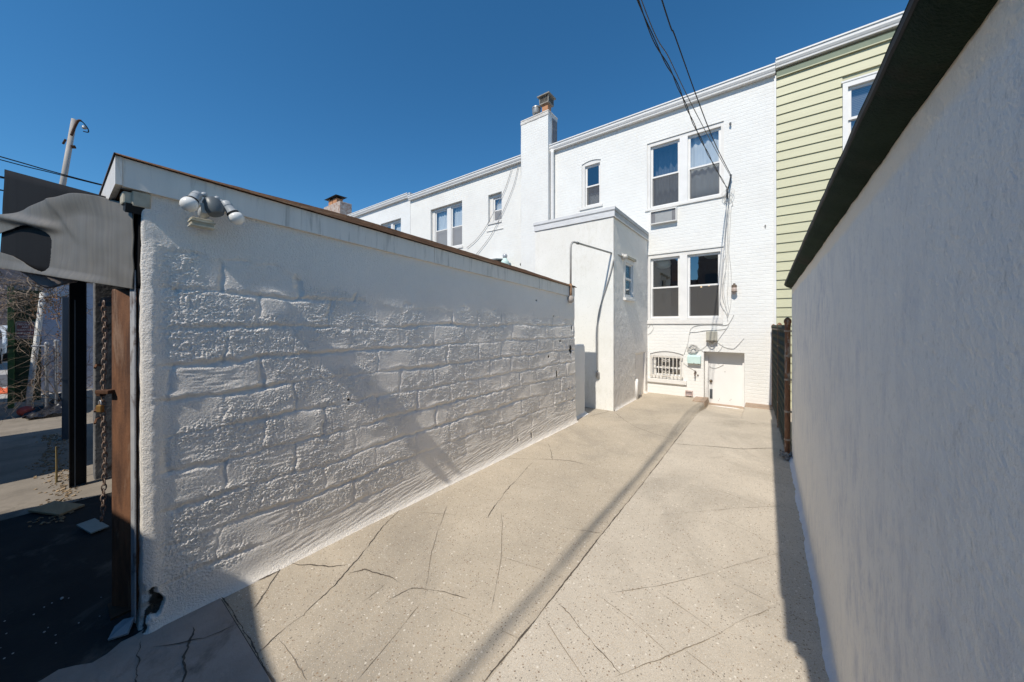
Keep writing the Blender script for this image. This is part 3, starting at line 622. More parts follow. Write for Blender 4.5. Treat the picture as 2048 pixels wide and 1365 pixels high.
def window(parent, h, sash, zs, case=.022, sill=None, srec=.075, mats=(CASING, TRIM), screen=SCREEN, flatw=.05, name='window', glass=None):
    """h: the hole; sash: list of (x0,x1); zs = bottom, meeting rail, top of the sashes"""
    a, b, c, e = h['x0'], h['x1'], h['z0'], h['z1']; y0 = YW+case; y1 = YW+.16
    mb = MB(); xs = [a] + [v for s in sash for v in s] + [b]
    mb.box(a+.001, xs[1], y0, y1, c+.001, zs[2]); mb.box(xs[-2], b-.001, y0, y1, c+.001, zs[2])
    k = 14
    poly = [(a+.001, zs[2]), (b-.001, zs[2])] + [(a+.001+(b-a-.002)*i/k, arch_z(h, a+(b-a)*i/k)-.004) for i in range(k, -1, -1)]
    mb.prism(poly, y1, 'y', y0)
    for s in sash: mb.box(s[0], s[1], y0+.012, y1, c+.001, zs[0])
    w = mb.build(name, mats[0], parent)
    for i in range(len(sash)-1):
        MB().box(sash[i][1], sash[i+1][0], y0-.008, y1, c+.001, zs[2]).build('mullion', mats[1], w)
    for n_, s in enumerate(sash):
        ys = YW+srec; t = flatw
        for nm, za, zb, yy_ in (('upper_sash', zs[1]-.02, zs[2], ys), ('lower_sash', zs[0], zs[1]+.018, ys+.034)):
            fr = MB().box(s[0], s[0]+t, yy_, yy_+.03, za, zb).box(s[1]-t, s[1], yy_, yy_+.03, za, zb)
            bt = .036 if nm == 'upper_sash' else .045; tp = .05 if nm == 'upper_sash' else .03
            fr.box(s[0]+t, s[1]-t, yy_+.001, yy_+.03, za, za+bt).box(s[0]+t, s[1]-t, yy_+.001, yy_+.03, zb-tp, zb)
            fr.build('sash', mats[1], w)
            MB().add([(s[0]+t-.004,yy_+.016,za+bt-.004),(s[1]-t+.004,yy_+.016,za+bt-.004),(s[1]-t+.004,yy_+.016,zb-tp+.004),(s[0]+t-.004,yy_+.016,zb-tp+.004)], [(0,1,2,3)]).build('pane', glass or GLASS, w)
        if screen:
            MB().add([(s[0]+.02,ys+.005,zs[0]+.02),(s[1]-.02,ys+.005,zs[0]+.02),(s[1]-.02,ys+.005,zs[1]-.02),(s[0]+.02,ys+.005,zs[1]-.02)], [(0,1,2,3)]).build('screen', screen, w)
            f = MB().box(s[0], s[0]+.035, ys-.004, ys+.012, zs[0], zs[1]-.02).box(s[1]-.035, s[1], ys-.004, ys+.012, zs[0], zs[1]-.02).box(s[0]+.035, s[1]-.035, ys-.003, ys+.012, zs[0], zs[0]+.035)
            f.build('screen_frame', mats[1], w)
    if sill: MB().box(sill[0], sill[1], YW-sill[4] if len(sill) > 4 else YW-.035, YW+.10, sill[2], sill[3]).build('sill', mats[0], w, bevel=.006)
    return w
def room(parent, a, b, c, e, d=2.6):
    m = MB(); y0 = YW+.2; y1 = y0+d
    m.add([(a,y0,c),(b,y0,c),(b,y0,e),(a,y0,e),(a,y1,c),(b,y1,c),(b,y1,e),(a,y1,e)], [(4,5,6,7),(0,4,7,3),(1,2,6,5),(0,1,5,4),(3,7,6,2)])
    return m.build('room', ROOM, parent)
def curtain(parent, a, b, c, e, y, wave=.02, n=46, mat=CURTAIN, sway=0):
    m = MB().grid(n, 6, lambda u, v: (a+(b-a)*u + sway*(1-v)*math.sin(u*5), y+wave*math.sin(u*n*.62)+.4*wave*math.sin(u*17+v), c+(e-c)*v))
    return m.build('curtain', mat, parent, smooth=True, solid=.003)
def gutter(parent, a, b, z, mat=GUTTER, out=.15):
    prof = [(8.698, z), (8.698, z-.165), (8.698-out*.62, z-.165), (8.698-out*.66, z-.135), (8.698-out*.72, z-.125), (8.698-out*.86, z-.085), (8.698-out*.88, z-.03), (8.698-out, z-.026), (8.698-out, z), (8.698-out*.90, z), (8.698-out*.90, z-.02), (8.69, z-.02)]
    g = MB().prism(prof, b, 'x', a).build('gutter', mat, parent)
    return g

H = thing('row_house', (-2.5, YW, 0), 'white painted brick row house with basement door, rear extension and chimney', 'house')
lowW = dict(x0=-2.34, x1=-.738, z0=1.762, z1=3.352); upW = dict(x0=-2.342, x1=-.736, z0=4.472, z1=6.085)
smW = dict(x0=-4.075, x1=-3.53, z0=4.862, z1=6.11, arch=.055); bsW = dict(x0=-2.27, x1=-1.53, z0=.362, z1=1.02, arch=.07)
dr = dict(x0=-1.119, x1=-.365, z0=-.14, z1=1.055, depth=.4)
wall_holes('wall', -5.06, .142, -.3, 6.72, [lowW, upW, smW, bsW, dr], WHITE, H)
MB().box(.02,.142,YW+.02,YW+6,-.3,6.7).box(-5.98,.142,YW+5.9,YW+6,-.3,6.7).box(-5.98,-5.9,YW+.02,YW+6,-.3,6.7).build('side_walls', WHITE, H)
MB().box(-5.98, .142, YW-.02, YW+6, 6.83, 6.9).build('roof', CEMENT, H)
window(H, lowW, [(-2.268,-1.614),(-1.454,-.80)], (1.815,2.55,3.262), sill=(-2.355,-.75,1.668,1.762,.03))
window(H, upW, [(-2.268,-1.614),(-1.446,-.789)], (4.512,5.25,6.0), sill=(-2.385,-.705,4.425,4.472,.03))
window(H, smW, [(-3.992,-3.562)], (4.9,5.44,6.0), sill=(-4.135,-3.472,4.80,4.862,.03))
w = window(H, bsW, [(-2.21,-1.585)], (.42,.62,.90), srec=.12, screen=None, sill=(-2.325,-1.46,.266,.362,.05))
room(H, -2.45, -.6, 1.3, 3.6, 3); room(H, -2.45, -.6, 4.2, 6.3, 2.4); room(H, -4.2, -3.4, 4.6, 6.25, 1.2); room(H, -2.4, -1.4, .2, 1.0, 1.5)
curtain(H, -1.42,-.82, 4.56, 5.98, YW+.19, .016, sway=.03); curtain(H, -2.24,-1.64, 4.55, 5.98, YW+.40, .03, mat=M('dim_curtain', (.16,.18,.21), (.11,.13,.15)))
curtain(H, -3.99,-3.56, 4.88, 5.3, YW+.25, .012)
gl = MB().lathe((-2.06,YW+.42,3.30), (0,0,-1), [(0,.03),(.02,.10),(.07,.17),(.14,.19),(.20,.16),(.24,.08),(.25,0)], 18); gl.build('ceiling_lamp', M('frosted_glass', (.55,.62,.58), (.45,.52,.49), rough=.3), H, smooth=True)
gl = MB().lathe((-1.0,YW+.55,3.36), (0,0,-1), [(0,.03),(.02,.12),(.06,.18),(.10,.18),(.14,.12),(.16,0)], 18); gl.build('ceiling_lamp', M('frosted_glass_dim', (.45,.52,.50), (.3,.36,.36), rough=.3), H, smooth=True)
lm, lnt, lb = newmat('lit_bulb'); lb.inputs['Emission Color'].default_value = (1,.62,.3,1); lb.inputs['Emission Strength'].default_value = 6
for x, z in ((-1.33,2.60),(-1.155,2.62)):
    MB().sphere((x,YW+1.2,z+.02), .016, 10, 8).build('lit_bulb', lm, H, smooth=True)
# foot line and party edge
MB().box(.130,.165,YW-.03,YW-.002,1.0,6.66).build('corner_trim', TRIM, H)
gutter(H, -5.10, .150, 6.85)
ds = MB().tube([(-4.95,8.60,6.70),(-4.955,8.615,6.6),(-4.963,8.63,4.6),(-4.97,8.63,3.6)], .052, 12); ds.build('downspout', GUTTER, H, smooth=True)
MB().lathe((-4.961,8.628,5.56), (0,0,1), [(0,.05),(.002,.058),(.03,.058),(.032,.05)], 12).build('pipe_clip', GUTTER, H, smooth=40)
# basement window bars with scrolls
br = MB(); yb = YW-.045
for i in range(9):
    x = -2.225+.081*i*.99; br.box(x-.008, x+.008, yb-.008, yb+.008, .375, .92)
br.box(-2.25,-1.55,yb-.012,yb-.0085,.875,.90).box(-2.25,-1.55,yb-.012,yb-.0085,.43,.455)
def spiral(cx, cz, s, turns, r0, r1, n=22): return [(cx+s*(r0+(r1-r0)*i/n)*math.cos(turns*2*math.pi*i/n), yb-.004, cz+(r0+(r1-r0)*i/n)*math.sin(turns*2*math.pi*i/n)) for i in range(n+1)]
for s in (-1, 1):
    for cz in (.80, .64, .52): br.tube(spiral(-1.90+s*.05, cz, s, 1.3, .04, .012), .006, 5)
br.tube([(-1.9,yb-.004,.45),(-1.9,yb-.004,.88)], .007, 5)
for x in (-2.24,-1.555):
    for z in (.43,.88): br.box(x-.008,x+.008,yb,YW+.02,z-.01,z+.01)
br.build('window_bars', M('bar_paint', (.74,.72,.67), (.60,.55,.48), rough=.6, scale=20), H)
# door in its recess
D = MB().box(-1.054,-.41,8.95,8.99,-.132,.975).build('door', M('door_white', (.80,.79,.77), (.77,.76,.74), rough=.45), H)
MB().box(-1.118,-1.056,8.90,8.99,-.14,1.054).box(-.408,-.366,8.90,8.99,-.14,1.054).box(-1.056,-.408,8.90,8.99,.977,1.054).build('door_frame', TRIM, H)
MB().box(-1.10,-.38,8.78,9.05,-.16,-.128).build('threshold', CURBM, H)
MB().lathe((-1.005,8.95,.372),(0,-1,0),[(0,.03),(.008,.032),(.012,.012),(.03,.012),(.035,.026),(.05,.028),(.06,.018),(.062,0)],14).build('door_knob', BRASS, D, smooth=40)
MB().box(-1.03,-.975,8.938,8.952,-.03,.185).box(-1.02,-.985,8.928,8.94,.02,.15).build('lock_plate', SENSOR, D, bevel=.003)
MB().lathe((-.735,8.951,.60),(0,-1,0),[(0,.008),(.006,.008),(.008,0)],8).build('peephole', BRASS, D)
for x, z in ((-.86,-.06),(-.84,-.02),(-.64,-.03),(-.62,.0)): MB().box(x-.004,x+.004,8.947,8.951,z-.008,z+.008).build('chip', CRACKM, D)
# chimney
def chim(u, v):
    a = u*4; k = int(min(a, 3.999)); f = a-k
    c4 = [(-5.985,8.50),(-5.03,8.50),(-5.03,9.02),(-5.985,9.02)]; p, q = c4[k], c4[(k+1) % 4]
    z = -.3+(7.80+.3)*v; s = .012*float(pn(u*40, z*1.4, 80))*(1 if z > 6.6 else .5)
    x = p[0]+(q[0]-p[0])*f; y = p[1]+(q[1]-p[1])*f
    return (x+s*(1 if k != 1 else -.6), y+s*.5, z)
CH = MB().grid(64, 120, chim).build('chimney', WHITE, H, smooth=35)
MB().box(-5.022,-5.012,8.72,9.0,6.80,7.70).build('sooty_side', DARKSIDE, CH)
MB().box(-6.0,-5.018,8.485,9.035,7.70,7.80).obox((-5.5,8.76,7.82),(.99,.56,.05),(0,0,0)).build('chimney_cap', M('cap_white', (.76,.74,.70), (.52,.48,.44), rough=.8, scale=9), CH, bevel=.02)
MB().box(-5.30,-5.10,8.60,8.80,7.8,8.12).build('flue', TERRA, CH, bevel=.01)
fc = MB().box(-5.36,-5.05,8.55,8.86,8.115,8.145).box(-5.41,-5.0,8.50,8.91,8.335,8.365)
for x in (-5.35,-5.06):
    for y in (8.56,8.85): fc.box(x-.012,x+.012,y-.012,y+.012,8.145,8.335)
for i in range(1,7): 
    x = -5.35+.29*i/7; fc.box(x-.006,x+.006,8.556,8.562,8.145,8.335); fc.box(x-.006,x+.006,8.846,8.852,8.145,8.335)
    y = 8.56+.29*i/7; fc.box(-5.064,-5.058,y-.006,y+.006,8.145,8.335); fc.box(-5.352,-5.346,y-.006,y+.006,8.145,8.335)
fc.build('flue_cap', M('weathered_tin', (.22,.20,.17), (.33,.31,.27), rough=.6, scale=9), CH)
MB().box(-5.33,-5.08,8.585,8.83,8.14,8.30).build('cap_liner', BLACK, CH)
vc = MB().lathe((-5.53,8.66,7.82),(0,0,1),[(0,.075),(.12,.07),(.14,.075),(.15,.115),(.19,.125),(.33,.125),(.335,.06)],18)
vc.lathe((-5.53,8.66,8.12),(0,0,1),[(0,.135),(.04,.13),(.06,.05),(.061,0)],18); vc.build('vent_cap', TIN, CH, smooth=40)
# rear extension
AX0, AX1, AY = -4.11, -2.33, 6.39
ex = MB().grid(60, 110, lambda u, v: (AX0+(AX1-.006-AX0)*u, AY+.004*float(pn(u*6, v*9, 90)), -.2+3.96*v)); ex.build('extension_wall', DRIPW, H, smooth=True)
y_ = np.linspace(AY, 8.7, 230); z_ = np.linspace(-.2, 3.76, 380); yg, zg = np.meshgrid(y_, z_, indexing='ij')
hx = .0045*fbm(yg*3, zg*3, 3, 91) + .0042*fbm(yg*11, zg*7, 4, 92) + .0018*fbm(yg*40, zg*32, 2, 93)
tn = np.exp(-(((yg-6.58)/.03)**2+((zg-3.30)/.06)**2)**2)*.4
wy0, wy1, wz0, wz1 = 6.965, 7.60, 2.20, 3.03
rec = (sstep(7.72,7.735,yg)*(1-sstep(8.50,8.515,yg))*(1-sstep(.985,1.0,zg)))
hx = hx*(1-.8*rec) - .045*rec + .03*np.exp(-np.maximum(zg,0)/.025)*(1-rec)
win = (yg > wy0)*(yg < wy1)*(zg > wz0)*(zg < wz1); hx = np.where(win, -.16, hx)
tn = np.maximum(tn, np.exp(-((yg-7.86)/.012)**2)*(zg > .62)*(zg < .96)*.9)
npmesh('extension_side', np.stack([AX1+hx, yg, zg], -1), SIDEWALL, H, tn)
MB().box(AX0, AX1-.17, AY+.015, 8.69, 3.70, 3.80).box(AX0,AX0+.02,AY+.01,8.69,-.2,3.74).build('extension_top', CEMENT, H)
cp = MB()
for (o, za, zb) in ((.030, 3.835, 3.905), (.014, 3.715, 3.833)):
    cp.box(AX0-o, AX1+o, AY-o, AY+.25, za, zb); cp.box(AX1-.22, AX1+o-.002, AY+.2505, 8.69, za, zb); cp.box(AX0-o, AX0+.2, AY+.2505, 8.69, za, zb)
cop = cp.build('coping', CEMENT, H)
MB().box(AX0-.02, AX1+.02, AY-.022, AY-.0145, 3.72, 3.832).box(AX0-.034,AX1+.034,AY-.036,AY-.0305,3.85,3.90).build('coping_face', M('pale_coping', (.70,.71,.72), (.60,.61,.62), rough=.5, scale=5, stretch=(1,1,6)), H)
MB().box(AX1+.0145, AX1+.03, AY, 8.68, 3.70, 3.726).build('coping_bead', M('bead', (.7,.69,.67), rough=.5), H)
# little window in the side of the extension
wm = MB(); X = AX1+.045
wm.box(X-.14,X-.035,wy0,wy0+.07,wz0,wz1).box(X-.14,X-.035,wy1-.07,wy1,wz0,wz1).box(X-.14,X-.035,wy0+.07,wy1-.07,wz1-.09,wz1).box(X-.14,X-.035,wy0+.07,wy1-.07,wz0,wz0+.05)
SW = wm.build('window', CASING, H)
MB().box(X-.09,X-.06,wy0+.07,wy0+.11,wz0+.05,wz1-.09).box(X-.09,X-.06,wy1-.11,wy1-.07,wz0+.05,wz1-.09).box(X-.089,X-.055,wy0+.11,wy1-.11,2.595,2.635).box(X-.089,X-.06,wy0+.11,wy1-.11,wz0+.05,wz0+.085).box(X-.089,X-.06,wy0+.11,wy1-.11,wz1-.125,wz1-.09).build('sash', TRIM, SW)
MB().add([(X-.078,wy0+.10,wz0+.07),(X-.078,wy1-.10,wz0+.07),(X-.078,wy1-.10,wz1-.1),(X-.078,wy0+.10,wz1-.1)], [(0,1,2,3)]).build('pane', GLASS, SW)
MB().box(X-.12,X-.118,wy0+.08,wy1-.08,wz0+.05,wz1-.08).build('blind', M('dim_blind', (.34,.40,.37), (.26,.31,.29)), SW)
MB().box(X-.10,X+.01,wy0-.03,wy1+.03,wz0-.05,wz0).build('sill', CASING, SW, bevel=.006)
MB().box(X-.07,X+.005,wy0-.03,wy1+.03,wz1,wz1+.045).build('head', BEIGE, SW)
X = AX1
MB().tube([(X+.02,7.74,.0),(X+.02,7.74,.36),(X+.02,7.77,.40),(X-.03,7.93,.40)], .035, 10).build('stub_pipe', TRIM, H, smooth=True)

# left neighbours
def lefthouse(lab, x0, x1, zt, mat, holes, wins, chim=None):
    h = thing('row_house', ((x0+x1)/2, YW, 0), lab, 'house')
    wall_holes('wall', x0, x1, -.3, zt-.13, holes, mat, h)
    MB().box(x0+.02,x1-.02,YW+5.9,YW+6,-.3,zt-.05).box(x0+.02,x0+.1,YW+.25,YW+5.9,-.3,zt-.05).box(x1-.1,x1-.02,YW+.25,YW+5.9,-.3,zt-.05).build('side_walls', WHITE, h)
    MB().box(x0, x1, YW-.02, YW+6, zt-.02, zt+.05).build('roof', CEMENT, h)
    gutter(h, x0+.003, x1-.003, zt, out=.16)
    for hh, s, zs_, sl in wins:
        window(h, hh, s, zs_, case=.10, srec=.13, sill=sl, screen=SCREENL)
        room(h, hh['x0']-.1, hh['x1']+.1, hh['z0']-.2, hh['z1']+.15, 1.6)
        for a, b in s: curtain(h, a+.03, b-.03, zs_[0], zs_[2], YW+.235, .010)
    return h
A1 = dict(x0=-10.39, x1=-8.69, z0=4.47, z1=6.09); A2 = dict(x0=-7.466, x1=-6.893, z0=5.06, z1=5.99)
h2 = lefthouse('white painted brick row house left of the tall chimney', -11.64, -5.99, 6.86, brick_paint('painted_brick_warm', (.80,.79,.75), (.74,.725,.69)), [A1, A2],
   [(A1, [(-10.25,-9.56),(-9.36,-8.70)], (4.53,5.25,6.0), (-10.45,-8.64,4.39,4.47,.03)), (A2, [(-7.33,-6.90)], (5.10,5.46,5.88), (-7.47,-6.89,4.985,5.06,.03))])
MB().box(-7.53,-6.82,YW-.02,YW-.002,4.765,4.785).build('ledge', CASING, h2)
A3 = dict(x0=-13.76, x1=-12.28, z0=4.45, z1=6.13)
h3 = lefthouse('cool white row house with bare red brick patch under its gutter', -17.5, -11.65, 7.0, brick_paint('painted_brick_cool', (.78,.785,.775), (.72,.72,.70), patch=(-3.09, 6.32, .19, .62, 0)), [A3],
   [(A3, [(-13.62,-13.12),(-12.98,-12.36)], (4.53,5.25,6.04), (-13.8,-12.24,4.37,4.45,.03))])
h4 = thing('row_house', (-20.5, YW, 0), 'farthest row house with stubby brick chimney showing over the brown roof edge', 'house')
MB().box(-23.5,-17.51,YW,YW+6,-.3,6.9).build('wall', WHITE, h4)
c_ = MB().box(-20.9,-19.0,9.5,10.2,6.9,8.55).build('chimney', PATCHBRICK, h4, bevel=.03)
MB().box(-20.5,-20.05,9.6,9.95,8.55,8.95).box(-20.0,-19.55,9.6,9.95,8.55,8.85).build('flue', TERRA, c_)
mm = MB(); mm.add([(-20.75,9.45,8.95),(-19.3,9.45,8.95),(-19.3,10.1,8.95),(-20.75,10.1,8.95),(-20.03,9.78,9.22)], [(0,1,4),(1,2,4),(2,3,4),(3,0,4),(3,2,1,0)]); mm.box(-20.35,-19.7,9.6,9.95,8.85,8.95)
mm.build('flue_cap', BLACK, c_)

# green sided house
GH = thing('row_house', (3, YW, 0), 'pale green clapboard row house at the right beyond the garage eave', 'house')
sd = MB(); z = -.3; gw = dict(x0=1.13, x1=2.35, z0=4.74, z1=6.08)
e_ = .1838; z = 6.41-36*e_; k = 0
while z < 6.6:
    zt_ = min(z+e_, 6.62)
    segs = [(.168, 8.0)] if (zt_ <= gw['z0'] or z >= gw['z1']) else [(.168, gw['x0']), (gw['x1'], 8.0)]
    for a, b in segs: sd.add([(a,8.668,z),(b,8.668,z),(b,8.690,zt_),(a,8.690,zt_),(a,8.70,z),(b,8.70,z)], [(0,1,2,3),(0,4,5,1)])
    z += e_
sd.build('siding', SIDING, GH)
MB().box(.168,1.13,8.705,8.8,-.3,6.8).box(2.35,8,8.705,8.8,-.3,6.8).box(1.13,2.35,8.705,8.8,-.3,4.74).box(1.13,2.35,8.705,8.8,6.08,6.8).box(1.0,2.5,9.0,9.05,4.6,6.2).build('wall', SIDING, GH)
MB().box(.17,8,8.655,8.703,6.605,6.72).build('frieze', FRIEZE, GH); MB().box(.17,8,8.645,8.66,6.595,6.612).build('frieze_bead', SIDING, GH)
gutter(GH, .156, 8, 6.935); MB().box(.15, 8, YW-.02, YW+6, 6.9, 6.98).build('roof', CEMENT, GH)
fr = MB(); X0, X1, Z0, Z1 = gw['x0'], gw['x1'], gw['z0'], gw['z1']
fr.box(X0,X0+.07,8.645,8.79,Z0,Z1).box(X1-.07,X1,8.645,8.79,Z0,Z1).box(X0+.07,X1-.07,8.645,8.79,Z1-.09,Z1).box(X0+.07,X1-.07,8.645,8.79,Z0,Z0+.07).box(X0-.02,X1+.02,8.635,8.66,Z1,Z1+.03)
GW = fr.build('window', TRIM, GH)
for a, b in ((X0+.07, X1-.07),):
    for za, zb, yy_ in ((5.40, Z1-.09, 8.70), (Z0+.07, 5.44, 8.73)):
        MB().box(a,a+.05,yy_,yy_+.03,za,zb).box(b-.05,b,yy_,yy_+.03,za,zb).box(a+.05,b-.05,yy_+.001,yy_+.03,za,za+.045).box(a+.05,b-.05,yy_+.001,yy_+.03,zb-.05,zb).build('sash', TRIM, GW)
        MB().add([(a+.045,yy_+.016,za+.04),(b-.045,yy_+.016,za+.04),(b-.045,yy_+.016,zb-.045),(a+.045,yy_+.016,zb-.045)], [(0,1,2,3)]).build('pane', GLASS, GW)
bl = MB(); z = 4.8
while z < 5.98: bl.add([(X0+.09,8.775,z),(X1-.09,8.775,z),(X1-.09,8.785,z+.03),(X0+.09,8.785,z+.03)], [(0,1,2,3)]); z += .032
bl.build('blind', M('white_blind', (.22,.25,.30), rough=.6), GW)

# ------------------------------------------------------------------ things on the white house
def wallthing(name, loc, label, cat, group=None): return thing(name, loc, label, cat, group)
ac = wallthing('air_conditioner', (-1.95, 8.69, 4.06), 'white wall air conditioner with grey coil grille below the upper double window', 'air conditioner')
MB().box(-2.245,-1.66,8.60,8.72,4.065,4.085).box(-2.245,-1.66,8.60,8.72,4.36,4.38).box(-2.245,-2.225,8.60,8.72,4.085,4.36).box(-1.68,-1.66,8.60,8.72,4.085,4.36).build('sleeve', CASING, ac)
MB().box(-2.225,-2.14,8.63,8.72,4.085,4.36).box(-1.765,-1.68,8.63,8.72,4.085,4.36).build('louvre', M('ac_dark', (.22,.22,.23), (.17,.17,.18), rough=.5), ac)
gm = MB(); gm.box(-2.14,-1.765,8.64,8.72,4.085,4.36)
for i in range(34): x = -2.138+i*.0112; gm.box(x, x+.004, 8.63, 8.64, 4.085, 4.36)
gm.build('coil', M('ac_coil', (.47,.48,.48), (.40,.41,.41), rough=.4, metal=.3), ac)
ub = wallthing('utility_box', (-.96, 8.69, 1.28), 'beige telephone box with dark open bottom above the basement door', 'utility box')
MB().box(-1.06,-.855,8.60,8.699,1.30,1.51).build('box', UTIL, ub, bevel=.012)
MB().box(-1.065,-.85,8.61,8.699,1.275,1.298).box(-1.0,-.91,8.60,8.69,1.265,1.30).build('bottom', M('dull_brown', (.16,.14,.11)), ub)
MB().tube([(-1.035+.15*i/14, 8.62, 1.27-.075*math.sin(math.pi*i/14)) for i in range(15)], .008, 6).build('wire_loop', CABLEG, ub, smooth=True)
mb_ = wallthing('meter_box', (-1.3, 8.69, .7), 'mint painted box on the wall between barred window and door', 'meter box')
MB().add([(-1.437,8.699,.965),(-1.169,8.699,.965),(-1.169,8.60,.935),(-1.437,8.60,.935),(-1.437,8.60,.775),(-1.169,8.60,.775),(-1.169,8.699,.775),(-1.437,8.699,.775)], [(0,1,2,3),(3,2,5,4),(4,5,6,7),(0,3,4,7),(1,6,5,2),(0,7,6,1)]).build('box', MINT, mb_, bevel=.006)
MB().lathe((-1.30,8.60,.79),(0,-1,0),[(0,.008),(.008,.008),(.01,0)],8).build('latch', BRASS, mb_)
sp_ = wallthing('garden_tap', (-1.26, 8.66, .54), 'small dull brass tap on the wall beneath the mint box', 'tap')
t_ = MB().lathe((-1.285,8.70,.565),(0,-1,-.15),[(0,.026),(.01,.026),(.012,.013),(.07,.014),(.075,.02),(.10,.02),(.102,0)],10)
t_.tube([(-1.285,8.625,.555),(-1.285,8.60,.54),(-1.285,8.597,.50)], .011, 8); t_.lathe((-1.285,8.64,.57),(0,0,1),[(0,.008),(.035,.008),(.036,.026),(.045,.026),(.046,0)],10); t_.lathe((-1.235,8.699,.51),(0,-1,0),[(0,.018),(.015,.018),(.017,0)],8)
t_.build('tap', M('old_tap', (.30,.24,.20), (.2,.15,.13), rough=.5, metal=.4), sp_, smooth=40)
vn = wallthing('wall_vent', (-1.41, 8.69, .03), 'small rusty white vent low on the wall under the mint box', 'vent')
MB().box(-1.487,-1.335,8.64,8.70,.03,.05).box(-1.487,-1.335,8.66,8.70,.12,.145).box(-1.487,-1.475,8.65,8.70,.05,.12).box(-1.347,-1.335,8.65,8.70,.05,.12).build('frame', M('vent_frame', (.62,.55,.52), (.45,.30,.25), rough=.7, scale=30), vn)
gm = MB().box(-1.475,-1.347,8.685,8.70,.05,.12)
for i in range(7): x = -1.472+i*.0195; gm.box(x,x+.009,8.67,8.684,.05,.12)
gm.build('slats', M('vent_slats', (.45,.40,.40), (.35,.27,.25)), vn)
wl = wallthing('wall_lamp', (-.54, 8.65, 2.3), 'brown jelly jar wall lamp right of the lower double window', 'wall lamp')
MB().lathe((-.54,8.62,2.53),(0,0,-1),[(0,0),(.002,.02),(.03,.024),(.035,.045),(.085,.05),(.09,.04)],14).box(-.565,-.515,8.62,8.70,2.44,2.50).build('lamp_cap', M('brown_cap', (.11,.08,.06), (.2,.15,.11), rough=.6), wl, smooth=40)
MB().lathe((-.54,8.62,2.44),(0,0,-1),[(0,.044),(.04,.05),(.09,.046),(.13,.03),(.14,0)],14).build('lamp_glass', M('pink_glass', (.50,.40,.34), (.40,.32,.28), rough=.25), wl, smooth=True)
MB().lathe((-.54,8.62,2.36),(0,0,-1),[(0,.054),(.014,.056),(.016,.05)],14).build('lamp_ring', BRASS, wl, smooth=40)
ik = wallthing('hook', (-.613, 8.68, 5.95), 'small old iron hook high on the wall beside the upper window', 'hook')
MB().box(-.63,-.595,8.66,8.70,5.97,5.985).lathe((-.613,8.65,5.93),(0,0,1),[(0,.0),(.005,.02),(.03,.022),(.05,.014),(.06,0)],8).build('hook', M('iron', (.2,.2,.2), (.12,.12,.12)), ik)
tag(MB().lathe((-.012,8.70,3.68),(0,-1,0),[(0,.012),(.03,.012),(.032,0)],8).box(-.017,-.007,8.672,8.69,3.64,3.69).build('nail_plug', M('plug', (.25,.24,.22))), 'tiny dark peg in the white wall near the green house', 'peg')

CABLEP = M('pale_grey_cable', (.66,.65,.62), (.50,.49,.47), rough=.6)
# overhead service cables from the facade out over the alley
def smoothpts(p, n=8):
    p = [Vector(q) for q in p]; out = []
    for i in range(len(p)-1):
        a = p[max(i-1,0)]; b = p[i]; c = p[i+1]; d = p[min(i+2,len(p)-1)]
        for k in range(n):
            t = k/n; out.append(.5*((2*b)+(c-a)*t+(2*a-5*b+4*c-d)*t*t+(3*b-3*c+d-a)*t**3))
    out.append(p[-1]); return out
CG = 'service cables over the driveway'
cab = [('thick black twisted cable, leftmost of the three over the driveway', [(-.66,8.60,4.55),(-.75,6.91,4.49),(-.82,5.52,4.50),(-.86,4.4,4.54),(-.93,3.16,4.59),(-.875,0,4.85),(-.850,-6,6.2),(-.850,-13,8.4)], .0125, 1),
       ('thin grey cable between the two black ones over the driveway', [(-.60,8.62,4.80),(-.67,7.1,4.655),(-.735,5.81,4.565),(-.79,4.72,4.51),(-.83,3.94,4.50),(-.88,3.1,4.51),(-.855,0,4.75),(-.828,-6,6.1),(-.828,-13,8.3)], .007, 0),
       ('black cable highest of the three over the driveway', [(-.60,8.62,4.84),(-.67,7.01,4.71),(-.71,6.02,4.68),(-.75,5.03,4.71),(-.79,4.03,4.775),(-.81,3.51,4.80),(-.825,0,5.0),(-.80,-6,6.4),(-.80,-13,8.5)], .010, 0)]
for lab, p, r, tw_ in cab:
    pts = smoothpts(p, 14); mb = MB()
    if tw_:
        for s in (0, 1):
            q = [v + Vector((.008*math.cos(i*.55+s*math.pi), 0, .008*math.sin(i*.55+s*math.pi))) for i, v in enumerate(pts)]; mb.tube(q, .0055, 6)
    else: mb.tube(pts, r*.7, 6)
    tag(mb.build('overhead_cable', CABLE if r != .007 else M('grey_overhead', (.10,.10,.11), rough=.5), None, smooth=True), lab, 'cable', CG)
hk = thing('cable_anchor', (-.62, 8.66, 4.6), 'knot of clamps and insulators holding the cables on the white facade', 'cable anchor')
MB().lathe((-.60,8.69,4.82),(0,-1,.1),[(0,.012),(.07,.012),(.075,.024),(.10,.024),(.102,0)],8).build('eye_bolt', SENSOR, hk)
MB().tube([(-.60,8.60,4.82),(-.625,8.62,4.66),(-.66,8.64,4.55)], [.012,.02,.012], 6).build('clamp', SENSOR, hk, smooth=True)
MB().tube([(-.668,8.62,4.56),(-.672,8.64,4.46),(-.665,8.655,4.36)], [.02,.024,.012], 8).build('insulator', M('insulator', (.12,.12,.12)), hk, smooth=True)
rr = random.Random(4); lp = MB()
for i in range(6):
    x0 = rr.uniform(-.70,-.60); p = [(x0, 8.64, 4.55), (x0+rr.uniform(-.10,.10), 8.60, 4.48+rr.uniform(-.03,.05)), (x0+rr.uniform(-.10,.08), 8.63, 4.38), (x0+rr.uniform(-.04,.04), 8.67, 4.28)]
    lp.tube(smoothpts(p, 5), .004, 5)
lp.build('wire_loops', CABLEP, hk, smooth=True)
